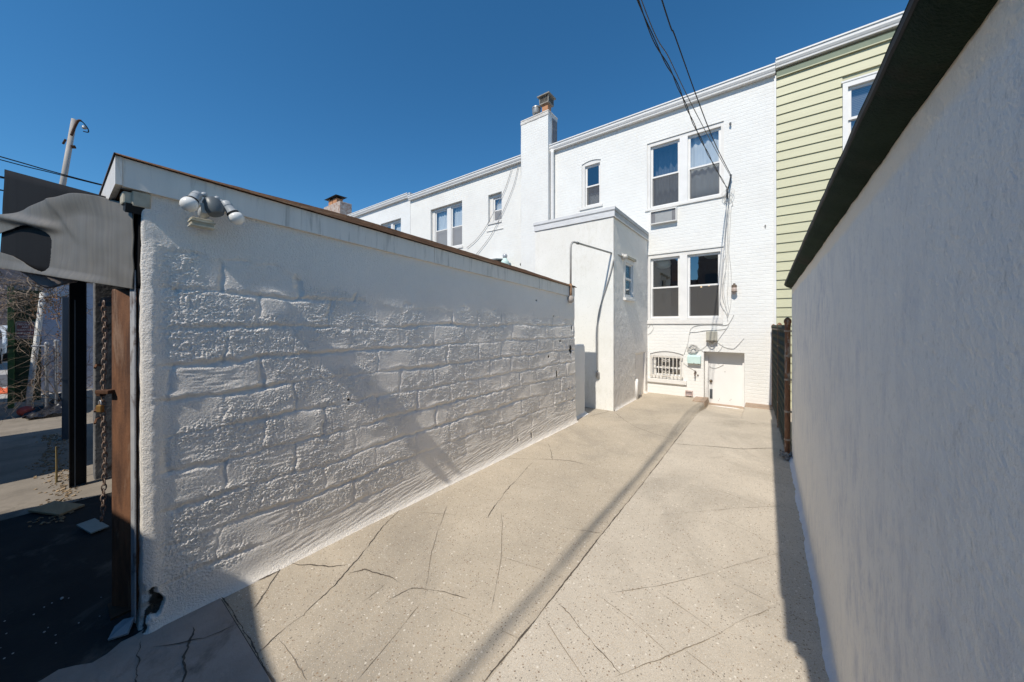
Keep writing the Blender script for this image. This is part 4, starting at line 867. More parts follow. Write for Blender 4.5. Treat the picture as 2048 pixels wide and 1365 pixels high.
wb = thing('wall_cable', (-.66, 8.68, 3), 'loose bundle of white painted cables running down the wall beside the windows', 'cable')
YB = 8.690
for p in ([(-.719,4.407),(-.682,4.11),(-.7,3.782),(-.719,3.491),(-.703,3.2),(-.743,2.949),(-.793,2.38),(-.793,2.13),(-.687,1.88),(-.662,1.728)],
          [(-.66,4.45),(-.634,4.101),(-.672,3.777),(-.667,3.483),(-.687,2.943),(-.76,2.474),(-.743,2.186),(-.655,1.879)],
          [(-.607,4.361),(-.57,4.221),(-.602,4.14),(-.63,3.478),(-.639,3.222),(-.599,2.745),(-.607,2.086),(-.671,1.823)],
          [(-.655,4.3),(-.655,3.507),(-.655,2.655),(-.671,2.221),(-.639,1.954),(-.67,1.8)],
          [(-.69,4.3),(-.70,3.4),(-.70,2.8),(-.735,2.4),(-.70,2.1),(-.66,1.85)]):
    MB().tube(smoothpts([(x, YB-.003*(i % 3), z) for i, (x, z) in enumerate(p)], 6), .0052, 6).build('strand', CABLEW, wb, smooth=True)
rr = random.Random(8)
def wire(label, p, r=.007, mat=CABLEP, y=8.690, jig=0):
    r *= .68; q = smoothpts([(x, y-.003*(i % 2), z) for i, (x, z) in enumerate(p)], 7)
    tag(MB().tube(q, r, 6).build('wire', mat, None, smooth=True), label, 'wire', 'wires on the white facade')
wire('wire sagging from under the lower window sill to the barred window', [(-1.518,.971),(-1.441,1.227),(-1.381,1.546),(-1.217,1.640),(-.931,1.652),(-.685,1.648),(-.605,1.741),(-.55,1.87)], .009)
wire('double wire running level just above the beige telephone box', [(-1.40,1.43),(-1.381,1.48),(-1.247,1.49),(-1.073,1.525),(-.753,1.551),(-.672,1.592)], .0085)
wire('short wire slanting into the right side of the telephone box', [(-.64,1.66),(-.672,1.592),(-.794,1.392),(-.862,1.278)], .008)
wire('wire drooping to the right from the telephone box in a shallow loop', [(-.848,1.263),(-.726,1.171),(-.565,1.138),(-.473,1.228),(-.371,1.37)], .007)
wire('wire from the telephone box down to the cable coil', [(-1.03,1.224),(-1.131,1.122),(-1.217,1.069)], .006)
wire('wire from the cable coil to the door head', [(-1.232,1.135),(-1.116,1.041)], .006)
wire('thin wire from the barred window past the mint box to the tap', [(-1.532,.767),(-1.441,.698),(-1.276,.602)], .006)
wire('short wire dropping to the door lintel', [(-.753,1.233),(-.79,1.12),(-.848,1.054)], .006)
wire('wire loop hanging beside the grey extension corner', [(-2.318,1.575),(-2.244,1.665),(-2.193,1.576),(-2.244,1.469),(-2.318,1.414)], .007)
wire('wire hanging across the top of the white door', [(-1.04,.70),(-.95,.665),(-.85,.70),(-.76,.76)], .006, CABLEW, 8.94)
GX = 'thin wires on the left row house'
for lab, p in (('thin wire crossing left house wall, the one nearer the small window', [(-6.459,6.60),(-6.76,5.958),(-7.448,5.031),(-7.965,4.58),(-8.423,4.355)]), ('thin wire crossing left house wall, the one nearer the chimney', [(-6.204,6.597),(-6.459,5.888),(-7.22,4.73),(-8.005,4.041)])):
    tag(MB().tube(smoothpts([(x, 8.66, z) for x, z in p], 6), .008, 5).build('wire', CABLEG, None, smooth=True), lab, 'wire', GX)
co_ = thing('cable_coil', (-1.33, 8.66, 1.1), 'coil of spare grey cable hung on the wall over the mint box', 'cable coil')
rr = random.Random(2); cm = MB()
for i in range(9):
    cx, cz, rx, rz = -1.335+rr.uniform(-.018,.018), 1.10+rr.uniform(-.015,.015), .095+rr.uniform(-.015,.014), .085+rr.uniform(-.014,.012); ph = rr.uniform(0,6)
    cm.tube([(cx+rx*math.cos(a+ph), 8.665+.012*math.sin(2*a+i), cz+rz*math.sin(a+ph)) for a in np.linspace(0, 2*math.pi, 28)], .0045, 5, False)
for i in range(4): cm.tube(smoothpts([(-1.40+rr.uniform(0,.05),8.655,1.08+rr.uniform(-.03,.05)),(-1.33,8.65,1.12+rr.uniform(-.05,.05)),(-1.27,8.655,1.09+rr.uniform(-.03,.05))],5), .005, 5)
cm.build('coil', CABLEP, co_, smooth=True)
# vents on the left house behind the garage roof
tag(MB().obox((-7.05,8.42,3.72),(.75,.55,.03),(.12,0,0)).obox((-7.05,8.60,3.60),(.6,.16,.2)).build('awning', M('awning_grey', (.33,.36,.37), (.26,.29,.30), rough=.5), bevel=.004), 'small grey metal door awning low on the left house', 'awning')
rv = thing('vent_pipe', (-6.55,8.4,3.3), 'pale mint bottle shaped vent with grey cap on the left house', 'vent pipe')
MB().lathe((-6.56,8.45,3.2),(0,0,1),[(0,.13),(.40,.13),(.44,.12),(.50,.07),(.53,.06),(.54,0)],16).build('body', MINT, rv, smooth=True)
MB().lathe((-6.56,8.45,3.70),(0,0,1),[(0,.045),(.03,.05),(.06,.07),(.13,.075),(.17,.05),(.18,0)],14).build('cap', GALV, rv, smooth=True)
tag(MB().lathe((-6.05,8.69,3.53),(0,-1,-.25),[(0,.05),(.02,.05),(.022,.03),(.10,.045),(.12,.03),(.121,0)],10).build('security_light', M('dark_grey', (.10,.10,.10))), 'tiny dark lamp on the white wall left of the extension', 'wall lamp')

# floodlight on the garage wall
F = thing('floodlight', (-2.65,.52,2.25), 'twin white bulb floodlight with grey motion sensor on the garage wall', 'floodlight')
MB().box(-2.665,-2.60,.465,.565,2.215,2.262).build('base', BEIGE, F, bevel=.004)
MB().box(-2.664,-2.592,.460,.570,2.240,2.247).box(-2.664,-2.592,.46,.57,2.214,2.2195).build('base_plate', M('pale_plate', (.62,.6,.5), (.45,.42,.33), scale=20), F)
MB().lathe((-2.60,.545,2.385),(.35,.25,-1),[(0,.0),(.003,.03),(.02,.042),(.075,.047),(.10,.035),(.106,.0)],18).build('sensor', SENSOR, F, smooth=40)
MB().obox((-2.575,.515,2.315),(.006,.03,.055),(.1,0,.1)).build('sensor_lens', M('lens', (.40,.42,.40), rough=.3), F, bevel=.002)
MB().lathe((-2.66,.53,2.30),(1,0,.35),[(0,.028),(.04,.03),(.06,.02)],12).build('arm', LAMPGREY, F, smooth=40)
for k, (o, d) in enumerate((((-2.59,.492,2.398), (.50,-.42,-.78)), ((-2.585,.605,2.385), (.32,.42,-.80)))):
    o = Vector(o); d = Vector(d).normalized()
    ho = MB().lathe(o, d, [(0,0),(.003,.016),(.012,.023),(.03,.025),(.031,.0265),(.036,.0265),(.037,.025),(.066,.026),(.078,.031),(.088,.031),(.09,.027)],18)
    ho.tube([(-2.60,.545,2.375), tuple((Vector((-2.60,.545,2.375))+o)/2+Vector((0,0,.012))), tuple(o+d*.02)], .0095, 8)
    ho.sphere(tuple((Vector((-2.60,.545,2.375))+o)/2+Vector((0,0,.012))), .015, 10, 8)
    hh = ho.build('lamp_holder', LAMPGREY, F, smooth=40)
    MB().lathe(o+d*.080, d, [(0,.0318),(.010,.0318)],18).build('gasket', BLACK, hh, smooth=40)
    MB().lathe(o+d*.086, d, [(0,.026),(.006,.029),(.012,.037),(.030,.040),(.048,.036),(.062,.022),(.067,0)],20).build('bulb', BULB, hh, smooth=True)
# conduit from garage corner to the extension
C = thing('conduit', (-2.6,5.12,2.1), 'grey conduit arching from the garage corner over to the extension', 'conduit')
zc = 3.02
pp = [(-2.60,5.125,2.14),(-2.60,5.125,2.92),(-2.597,5.135,2.98),(-2.59,5.165,3.02),(-2.58,5.21,3.035),(-2.565,5.27,3.035),(-2.30,6.86,3.02)]
MB().tube(pp, .017, 10).build('pipe', PIPEGREY, C, smooth=True)
MB().tube([(-2.603,5.125,2.08),(-2.603,5.125,2.33)], .026, 10).build('rusty_sleeve', M('sleeve_rust', (.34,.20,.11), (.22,.12,.07), rough=.8, scale=14), C, smooth=True)
MB().sphere((-2.60,5.125,2.075), .058, 14, 10, 1, 1, 1.1).build('junction', M('junction_paint', (.48,.43,.38), (.34,.3,.27), rough=.6), C, smooth=True)
MB().lathe((-2.325,6.86,3.02),(1,.1,0),[(0,.06),(.03,.062),(.035,.045),(.09,.045),(.10,.03),(.101,0)],14).build('end_box', M('end_box', (.62,.6,.56), (.45,.43,.4), rough=.5), C, smooth=40)
MB().lathe((-2.568,5.29,3.035),(.17,1,-.01),[(0,.018),(.002,.024),(.04,.024),(.042,.018)],10).build('coupling', SENSOR, C, smooth=40)
MB().tube(smoothpts([(-2.325,6.37,2.90),(-2.40,6.37,2.60),(-2.55,6.37,2.15),(-2.63,6.37,1.85),(-2.652,6.37,1.6),(-2.655,6.37,1.05),(-2.65,6.37,.74)],6), .013, 8).build('drop_cable', PIPEGREY, C, smooth=True)
MB().lathe((-2.645,6.365,.73),(0,0,-1),[(0,.02),(.01,.035),(.10,.038),(.12,.025),(.121,0)],12).build('outlet_box', PIPEGREY, C, smooth=40)

# ------------------------------------------------------------------ right garage
RG = thing('garage', (1.8,.4,0), 'blue grey stuccoed garage with dark green roofing edge close at the right', 'garage')
y_ = np.linspace(.385, 5.42, 560); z_ = np.linspace(0, 1, 170); yg, tg = np.meshgrid(y_, z_, indexing='ij'); zg = tg*2.16
hx = .0035*fbm(yg*1.2, zg*1.2, 3, 101) + .0012*fbm(yg*18, zg*7, 4, 102) + .0006*fbm(yg*70, zg*40, 2, 103)
hx += (.035+.012*pn(yg*3.2, zg*0, 104)+.008*pn(yg*13, zg*0, 105))*np.exp(-(zg/.022)**1.3) + .006*np.exp(-((yg-5.42)/.04)**2)
npmesh('side_wall', np.stack([.262-hx, yg, zg], -1), RWALL, RG)
MB().box(.275,4.2,.385,.60,-.2,2.15).box(.275,4.2,5.2,5.421,-.2,2.15).build('end_walls', RWALL, RG)
def edge_x(y): return .190 + .028*float(sstep(.78,.70,y)) + .035*float(sstep(.55,.50,y)) + .0012*float(pn(y*2.2, 1, 110)) + .0012*float(pn(y*11, 1, 111))
tr = MB(); m = 120; vs = []
for i in range(m+1):
    y = .37 + (5.56-.37)*i/m; xe = edge_x(y); s = .010*float(pn(y*1.7, 3, 112)) + .006*float(pn(y*9, 3, 113)); zt_ = 2.150+.002*float(pn(y*1.1, 5, 114))
    lowz = 2.108 + s*.7
    vs += [(.30, y, lowz+.012), (.254+s*.2, y, lowz), (.235, y, lowz+.010), ((.235+xe)/2-.003, y, (lowz+.010+zt_)/2-.004), (xe, y, zt_), (xe-.003, y, zt_+.030)]
k6 = 6
tr.add(vs, [(i*k6+j, i*k6+j+1, (i+1)*k6+j+1, (i+1)*k6+j) for i in range(m) for j in range(k6-1)] + [(5,4,3,2,1,0)[::1], tuple(m*k6+j for j in range(k6))])
tr.build('eave_trim', GREENROLL, RG, smooth=50)
ed = MB(); vs = []
for i in range(m+1):
    y = .37 + (5.57-.37)*i/m; xe = edge_x(y); zt_ = 2.150+.002*float(pn(y*1.1, 5, 114))
    vs += [(xe-.001, y, zt_+.001), (xe-.005, y, zt_+.006), (xe-.004, y, zt_+.022), (xe+.02, y, zt_+.034)]
ed.add(vs, [(i*4+j, i*4+j+1, (i+1)*4+j+1, (i+1)*4+j) for i in range(m) for j in range(3)] + [(3,2,1,0), tuple(m*4+j for j in range(4))]); ed.build('drip_edge', BLACK, RG, smooth=40)
MB().grid(20, 40, lambda u, v: (.20+4.0*u, .38+5.17*v, 2.186+.28*u+.004*float(pn(u*9, v*9, 115)))).build('roof', GREENROLL, RG, smooth=True)
# rubble at the wall's end
rr = random.Random(3); rm = MB()
for i in range(26): 
    s = rr.uniform(.012,.045); rm.obox((.19+rr.uniform(-.05,.08), 5.40+rr.uniform(-.12,.14), s*.4+rr.uniform(0,.05)), (s, s*rr.uniform(.5,1), s*.8), (rr.uniform(0,3), rr.uniform(0,3), rr.uniform(0,3)))
tag(rm.build('rubble', M('rubble', (.35,.34,.32), (.12,.11,.10), rough=.95, scale=20)), kind='stuff')

# ------------------------------------------------------------------ chain link fence
FE = thing('chain_link_fence', (.18,7,0), 'rusty chain link fence with green privacy screen between driveway and green house', 'fence')
POSTM = M('flaking_post', (.24,.12,.065), (.15,.075,.045), rough=.85, scale=9, stretch=(3,3,1), bs=.4, bd=.003, c3=(.46,.42,.36), s3=5)
fA, fB = Vector((.215,5.50,0)), Vector((.115,8.62,0)); fd = (fB-fA)
def fp(t, z, o=0): p = fA+fd*t; return (p.x+o, p.y, z)
def post(t, top, r, name='post'):
    p = fp(t, 0); mb = MB().tube([(p[0],p[1],-.05),(p[0]+.003,p[1],top)], r, 14)
    mb.lathe((p[0]+.003,p[1],top-.02),(0,0,1),[(0,r*1.12),(.03,r*1.15),(.035,r*1.3),(.05,r*1.38),(.075,r*1.2),(.095,r*.7),(.105,0)],14); 
    return mb.build(name, POSTM, FE, smooth=40)
def bands(t, r, zs):
    p = fp(t, 0); mb = MB()
    for z in zs: mb.lathe((p[0],p[1],z),(0,0,1),[(0,r),(.001,r*1.16),(.022,r*1.16),(.023,r)],12).box(p[0]+r*.9,p[0]+r*1.9,p[1]-.006,p[1]+.006,z,z+.022)
    mb.build('clamp', M('clamp_metal', (.40,.36,.31), (.25,.17,.11), rough=.6, scale=25), FE, smooth=40)
post(0, 1.66, .029); bands(0, .029, (.2,.55,.95,1.25,1.56)); post(.46, 1.60, .026); bands(.46,.026,(.4,.85,1.3)); post(.985, 1.58, .028)
MB().tube([fp(0,1.62),fp(.5,1.575),fp(1,1.57)], .021, 10).build('top_rail', M('old_rail', (.30,.26,.22), (.20,.14,.10), rough=.7, scale=12), FE, smooth=True)
MB().tube([fp(0,.12),fp(1,.10)], .012, 8).build('bottom_rail', RUSTDK, FE, smooth=True)
ln = fd.length; wm = MB(); cs = .058; nw = int(ln/cs); zb, zt_ = .08, 1.60; ns = int((zt_-zb)/cs*1.0)
for i in range(nw+1):
    pts = []
    for j in range(ns+1):
        t = (i*cs + (cs*.5 if j % 2 else -cs*.5))/ln; t = min(max(t, .005), .995); pts.append(fp(t, zb+(zt_-zb)*j/ns, -.018+(.004 if (i+j) % 2 else -.004)))
    wm.tube(pts, .0022, 3, False)
for i in range(nw*2):   # twisted barbs along the top
    t = (i+.5)/(nw*2); wm.tube([fp(t, 1.585, -.02), fp(t+.002, 1.635+.012*(i % 2), -.02)], .003, 3)
wm.build('wire_mesh', M('mesh_wire', (.06,.085,.075), (.10,.09,.07), rough=.6, metal=0, scale=20), FE)
sc_ = MB().grid(90, 10, lambda u, v: fp(.01+.97*u, .09+1.49*v, .012+.007*math.sin(u*190)+.006*float(pn(u*9, v*4, 120))))
sc_.build('privacy_screen', FABRIC, FE, smooth=True, solid=.003)
sl = MB()
for i in range(44):
    t = (i+.5)/44; sl.obox(fp(t, .85, .03), (.004, .045, 1.4), (0,0,.03))
sl.build('slats', GREENP, FE)
lw = tag(MB().grid(60, 3, lambda u, v: (.20+.10*v-.10*u+.01*float(pn(u*20, v, 121)), 5.42+3.2*u, .035+.02*float(pn(u*16, v*2, 122)))).build('fence_kerb', M('broken_kerb', (.25,.23,.20), (.09,.085,.075), rough=.95, scale=14, bs=.8, bd=.01, bscale=30), None, smooth=True), 'low broken concrete kerb under the chain link fence', 'kerb')

# ------------------------------------------------------------------ alley to the left
GN = thing('garage', (-7, .3, 0), 'neighbouring dark garage front hidden behind the black steel posts', 'garage')
MB().box(-8.02,-5.93,.45,5.3,-.2,2.3).build('walls', BLOCK, GN)
MB().box(-8.1,-5.93,.3,5.4,2.3,2.4).build('roof', SHINGLE, GN); MB().box(-7.9,-6.1,.42,.449,0,2.0).build('door', GREYSTEEL, GN)
bw = thing('shed', (-15.2,2,0), 'pale bluish painted shed wall behind the bare vines', 'shed')
MB().box(-17.5,-14.0,-.24,5,-.2,2.75).build('wall', M('pale_blue_paint', (.50,.52,.60), (.40,.42,.50), rough=.8, scale=3), bw); MB().box(-17.6,-13.9,-.3,5.1,2.75,2.85).build('roof', SHINGLE, bw)
gt = thing('green_gate', (-12,-.4,0), 'dark green sheet gate beside the leaning white pole, sign on it', 'gate')
MB().box(-12.02,-11.98,-.46,-.15,.1,2.35).build('panel', GREENP, gt); MB().box(-12.0,-11.90,-.535,-.46,-.02,2.4).build('gate_post', GREENL, gt, bevel=.006)
MB().box(-12.0,-11.895,-.54,-.455,1.18,1.24).build('hinge_strap', GREENP, gt); MB().box(-11.98,-11.965,-.46,-.15,1.22,1.24).build('rail', GREENP, gt)
sg_ = thing('notice_sign', (-11.95,-.34,1.5), 'small red and white peddlers notice sign on the green gate', 'sign')
def rrect(y0, y1, z0, z1, r): return [(cy+r*math.cos(a), cz+r*math.sin(a)) for cy, cz, a0 in ((y1-r,z1-r,0),(y0+r,z1-r,90),(y0+r,z0+r,180),(y1-r,z0+r,270)) for a in [R(a0+k*30) for k in range(4)]]
sy0, sy1, sz0, sz1 = -.448, -.222, 1.365, 1.712
MB().prism(rrect(sy0,sy1,sz0,sz1,.02), -11.95, 'x', -11.962).build('board', M('sign_rim', (.78,.76,.72), rough=.6), sg_)
MB().prism(rrect(sy0+.010,sy1-.010,sz0+.010,sz1-.010,.014), -11.946, 'x', -11.951).build('red_field', M('sign_red', (.26,.085,.085), (.21,.11,.11), rough=.6), sg_)
TXT = M('sign_letters', (.82,.76,.75), (.72,.68,.68), rough=.6)
GRYB = M('sign_band', (.22,.22,.24), (.18,.18,.20), rough=.6)
for i, (line, zc_) in enumerate((('PEDDLERS', 1.655), ('AND', 1.600), ('SOLICITORS', 1.545), ('ABSOLUTELY', 1.480), ('FORBIDDEN', 1.412))):
    cu = bpy.data.curves.new('lettering', 'FONT'); cu.body = line; cu.size = .062; cu.align_x = 'CENTER'; cu.align_y = 'CENTER'; cu.extrude = .0015; cu.offset = .0012
    tmp = bpy.data.objects.new('tmp', cu); COL.objects.link(tmp); bpy.context.view_layer.update()
    me = bpy.data.meshes.new_from_object(tmp); w_ = tmp.dimensions.x; bpy.data.objects.remove(tmp)
    k_ = min(1.0, .185/w_) if line != 'AND' else .085/w_
    me.transform(Matrix.Translation((-11.943,(sy0+sy1)/2,zc_)) @ Matrix(((0,0,1,0),(1,0,0,0),(0,1,0,0),(0,0,0,1))) @ Matrix.Diagonal((k_,.82,1,1)))
    link('lettering', me, TXT, sg_)
lp_ = thing('leaning_pole', (-10.9,-.26,0), 'pale galvanised pole leaning against the vines before the green gate', 'pole')
MB().tube([(-10.75,-.275,.0),(-10.8,-.262,.33),(-10.85,-.115,2.25)], .037, 14).build('pole', M('pale_pole', (.62,.61,.58), (.50,.49,.46), rough=.5, scale=7, stretch=(3,3,1)), lp_, smooth=True)
FG = 'galvanised fence posts in the alley'
for lab, y, top in (('shorter galvanised fence post nearest the leaning pole', -.072, 1.29), ('taller galvanised fence post with ball cap nearest the grey post', .032, 1.33)):
    pt = thing('fence_post', (-10.6,y,0), lab, 'fence post', FG)
    MB().tube([(-10.6,y,-.02),(-10.6,y,top)], .024, 10).lathe((-10.6,y,top-.01),(0,0,1),[(0,.028),(.03,.03),(.05,.02),(.055,0)],10).build('post', GALV, pt, smooth=40)
wf = MB()
for i in range(12):
    wf.tube([(-10.62, -.20+.045*i+(.0225 if j % 2 else -.0225)*1.0, .25+j*.045) for j in range(23)], .0028, 3, False)
wf.tube([(-10.62,-.24,1.26),(-10.62,.35,1.26)], .014, 8)
tag(wf.build('wire_fence', GALV), 'short galvanised chain link panel among the dead vines', 'fence')
bl_ = MB().sphere((-10.75,-.30,.09), .098, 18, 12, 1, 1.0, .92)
tag(bl_.build('ball', M('red_ball', (.62,.13,.10), (.52,.10,.08), rough=.4), None, smooth=True), 'faded red ball lying before the black tarp', 'ball')
tp = MB().grid(40, 24, lambda u, v: (-10.9+.75*v, -.30+.55*u+.03*math.sin(v*9), max(.01, (.42*u**1.6+.05)*(1-.75*v)+.05*float(pn(u*6, v*5, 130))+.035*abs(math.sin(u*7+v*11)))))
tag(tp.build('tarp', M('black_plastic', (.018,.018,.022), (.03,.03,.035), rough=.25, spec=.6), None, smooth=True), 'crumpled black plastic tarp heaped at the foot of the grey post', 'tarp')
# dead vines
rr = random.Random(21); vm_ = MB()
def twig(p, d, n, step, r, depth=0):
    pts = [Vector(p)]; d = Vector(d).normalized()
    for i in range(n):
        d = (d + Vector((rr.uniform(-.4,.4), rr.uniform(-.45,.45), rr.uniform(-.5,.38)))).normalized(); pts.append(pts[-1]+d*step)
        if depth < 2 and rr.random() < .34: twig(pts[-1], d+Vector((rr.uniform(-.8,.8),rr.uniform(-.8,.8),rr.uniform(-.8,.6))), max(3,n-3), step*.75, r*.6, depth+1)
    vm_.tube(pts, [r*(1-.7*i/n) for i in range(n+1)], 3, False)
for i in range(80):
    twig((rr.uniform(-11.8,-10.6), rr.uniform(-.70,.16), rr.uniform(2.02,2.55)), (rr.uniform(-1,1), rr.uniform(-1,1), rr.uniform(-.35,.5)), 8, .075, .0075)
for i in range(16):
    twig((rr.uniform(-11.8,-11.2), rr.uniform(-.72,-.56), rr.uniform(1.3,2.2)), (rr.uniform(-1,1), rr.uniform(-1,.0), rr.uniform(-.6,.4)), 7, .08, .007)
for i in range(12):
    twig((rr.uniform(-10.9,-10.2), rr.uniform(-.02,.14), rr.uniform(.2,1.9)), (rr.uniform(-.3,.3), rr.uniform(-.8,.4), rr.uniform(-.4,1)), 8, .075, .0065)
for i in range(4): twig((-10.5+rr.uniform(-.2,.2), .13+rr.uniform(-.03,.05), .0), (0, .02, 1.6), 20, .10, .008)
VN = thing('dead_vine', (-10.8,-.1,0), 'tangle of bare brown vines hanging under the metal hood', 'vine')
vm_.build('branches', M('vine_bark', (.17,.115,.075), (.24,.20,.16), rough=.9, scale=9), VN)
lv = MB()
for i in range(420):
    x, y, z = rr.uniform(-11.4,-10.2), rr.uniform(-.25,.16), rr.uniform(1.75,2.2)
    if rr.random() < .45: y, z = rr.uniform(.03,.16), rr.uniform(.5,2.0)
    s = rr.uniform(.012,.03); lv.obox((x,y,z), (s,s*.7,.003), (rr.uniform(0,3),rr.uniform(0,3),rr.uniform(0,3)))
for i in range(260):
    u = rr.random(); x, y = -10.85+rr.uniform(-.2,.25), -.22+.3*u+rr.uniform(-.05,.05); s = rr.uniform(.015,.04); lv.obox((x,y,.04+rr.uniform(0,.22)*u), (s,s*.6,.003), (rr.uniform(0,3),rr.uniform(0,3),rr.uniform(0,3)))
for cy, cz in ((-.26,.62),(-.16,.78)):
    for i in range(40): s = rr.uniform(.02,.05); lv.obox((-10.7+rr.uniform(-.05,.05),cy+rr.gauss(0,.035),cz+rr.gauss(0,.04)), (s*.3,s,.004), (rr.uniform(-.6,.6),rr.uniform(-.4,.4),rr.uniform(0,3)))
lv.build('dry_leaves', M('dry_leaf', (.27,.15,.075), (.20,.10,.05), rough=.9, scale=20), VN)
# street beyond
def car(x, y, label, paint, h=1.62):
    c = thing('parked_car', (x, y, 0), label, 'car', 'cars parked across the street')
    prof = [(-2.2,.35),(2.2,.35),(2.25,.62),(2.2,.88),(1.3,1.02),(.75,h-.05),(.3,h),(-1.6,h),(-2.1,1.0),(-2.25,.7)]
    MB().prism([(x+a, z) for a, z in prof], y+.9, 'y', y-.9).build('body', paint, c, bevel=.07)
    MB().prism([(x+a, z) for a, z in ((1.26,1.045),(.80,h-.12),(-1.55,h-.12),(-1.95,1.045))], y+.907, 'y', y-.907).build('side_windows', M('car_glass', (.02,.03,.04), rough=.08, spec=.6), c)
    MB().add([(x+1.29,y-.72,1.045),(x+1.29,y+.72,1.045),(x+.79,y+.66,h-.10),(x+.79,y-.66,h-.10)], [(0,1,2,3)]).build('windscreen', M('windscreen', (.03,.06,.09), rough=.06, spec=.7), c, solid=.03)
    for s in (-1, 1):
        for wx in (-1.35, 1.4):
            wh = MB().lathe((x+wx, y+s*.72, .33), (0, s, 0), [(0,.30),(.01,.33),(.19,.33),(.20,.30),(.201,.2)],20).build('wheel', BLACK, c, smooth=40)
            MB().lathe((x+wx, y+s*.915, .33), (0, s, 0), [(0,.2),(.01,.2),(.012,.05),(.02,0)],16).build('rim', GALV, wh, smooth=40)
        MB().obox((x+2.2,y+s*.68,.78), (.1,.34,.14)).build('headlight', M('headlamp', (.75,.78,.8), rough=.15), c, bevel=.03)
    MB().obox((x+2.225,y,.70), (.07,.9,.16)).build('grille', BLACK, c); MB().obox((x+2.225,y,.44), (.09,1.5,.14)).build('bumper_intake', BLACK, c)
    return c
car(-29.2, -2.15, 'white parked car farther back at the left edge beyond the green gate', M('car_white', (.62,.65,.66), (.58,.61,.62), rough=.25, spec=.5))
car(-24.6, -2.22, 'grey parked car nearest the green gate, mostly out of frame', M('car_grey', (.30,.31,.33), (.27,.28,.30), rough=.3, spec=.5), 1.45)
on = MB().grid(30, 12, lambda u, v: (-15.4+.8*v, -1.3+.9*u, .01+.13*abs(float(pn(u*9, v*4, 140)))*4*v*(1-v)+.05*math.sin(math.pi*v)))
tag(on.build('orange_netting', M('orange_plastic', (.75,.16,.06), (.55,.12,.05), rough=.6, scale=8), None, smooth=True), 'heap of orange netting lying on the ground left of the green gate', 'netting')
FB = thing('building', (-48,-6,0), 'dim far building across the street beyond the parked cars', 'building')
MB().box(-56,-46,-22,10,-.3,6.7).build('wall', M('dull_brick', (.20,.17,.17), (.14,.12,.13), rough=.9, scale=3), FB)
for i in range(9):
    for zz_ in (.8, 3.2): MB().box(-46.0,-45.95,-20+i*3,-18.4+i*3,zz_,zz_+1.4).build('window', M('far_glass', (.06,.08,.11), rough=.2) if i == 0 and zz_ < 1 else bpy.data.materials['far_glass'], FB)
rr = random.Random(33); vm_ = MB()
for i in range(4): vm_.tube([(-38,-2.2+i*.6,-.2),(-38+rr.uniform(-.2,.2),-2.2+i*.6,1.5),(-38+rr.uniform(-.4,.4),-2.2+i*.6,3)], [.12,.1,.06], 6)
for i in range(70): twig((-38+rr.uniform(-.6,.6), -2.0+rr.uniform(-1.2,1.6), rr.uniform(1.8,3.6)), (rr.uniform(-1,1), rr.uniform(-1,1), rr.uniform(-.1,.9)), 8, .28, .03)
BT = thing('bare_tree', (-38,-1.6,0), 'bare grey brown trees at the left edge across the street', 'tree')
vm_.build('branches', M('tree_bark', (.15,.125,.12), (.22,.19,.18), rough=.95, scale=5), BT)
# utility pole with arm and its wires
UP = thing('utility_pole', (-14,.1,0), 'weathered grey utility pole with a curved rusty arm at its top', 'utility pole')
MB().tube([(-14,-.55,-.2),(-14,.145,5.18),(-14,.315,6.83)], [.062,.053,.047], 14).build('pole', M('pole_wood', (.46,.43,.39), (.34,.31,.28), rough=.9, scale=5, stretch=(4,4,.5)), UP, smooth=True)
MB().tube(smoothpts([(-13.93,.27,6.38),(-13.90,.325,6.62),(-13.88,.375,6.78),(-13.87,.425,6.80)],5), [.026]*16, 8).build('arm', RUSTDK, UP, smooth=True)
MB().tube(smoothpts([(-13.87,.42,6.80),(-13.87,.475,6.74),(-13.87,.53,6.64),(-13.87,.53,6.56),(-13.87,.45,6.55)],5), .012, 6).build('hanging_wire', CABLE, UP, smooth=True)
MB().lathe((-13.87,.455,6.70),(0,.3,-1),[(0,.008),(.015,.03),(.05,.045),(.07,.045),(.09,.02),(.092,0)],12).build('lamp_head', TIN, UP, smooth=40)
MB().obox((-13.9,.30,6.10), (.06,.08,.07), (.3,0,0)).obox((-14.05,.165,6.22), (.05,.04,.14), (-.3,0,0)).build('bracket', RUSTDK, UP, bevel=.01)
WG = 'wires crossing the sky at the left'
for lab, p, r in (('upper of two close wires crossing behind the utility pole', [(-12,-3,5.2),(-12,-.621,4.935),(-12,-.041,4.865),(-12,.758,4.80),(-12,3,4.7),(-12,8.5,4.6)], .013),
                  ('lower of two close wires crossing behind the utility pole', [(-12.02,-3,5.12),(-12.02,-.621,4.88),(-12.02,-.041,4.84),(-12.02,.758,4.79),(-12.02,3,4.68),(-12.02,8.5,4.58)], .011),
                  ('short wire at the left edge left of the metal hood', [(-12,-3,4.45),(-12,-.621,4.52),(-12,-.2,4.54),(-12,8,4.3)], .009),
                  ('lowest wire at the left edge left of the metal hood', [(-12,-3,4.2),(-12,-.62,4.276),(-12,-.2,4.27),(-12,8,4.0)], .009)):
    tag(MB().tube(smoothpts(p, 8), r, 6).build('overhead_wire', CABLE, None, smooth=True), lab, 'wire', WG)

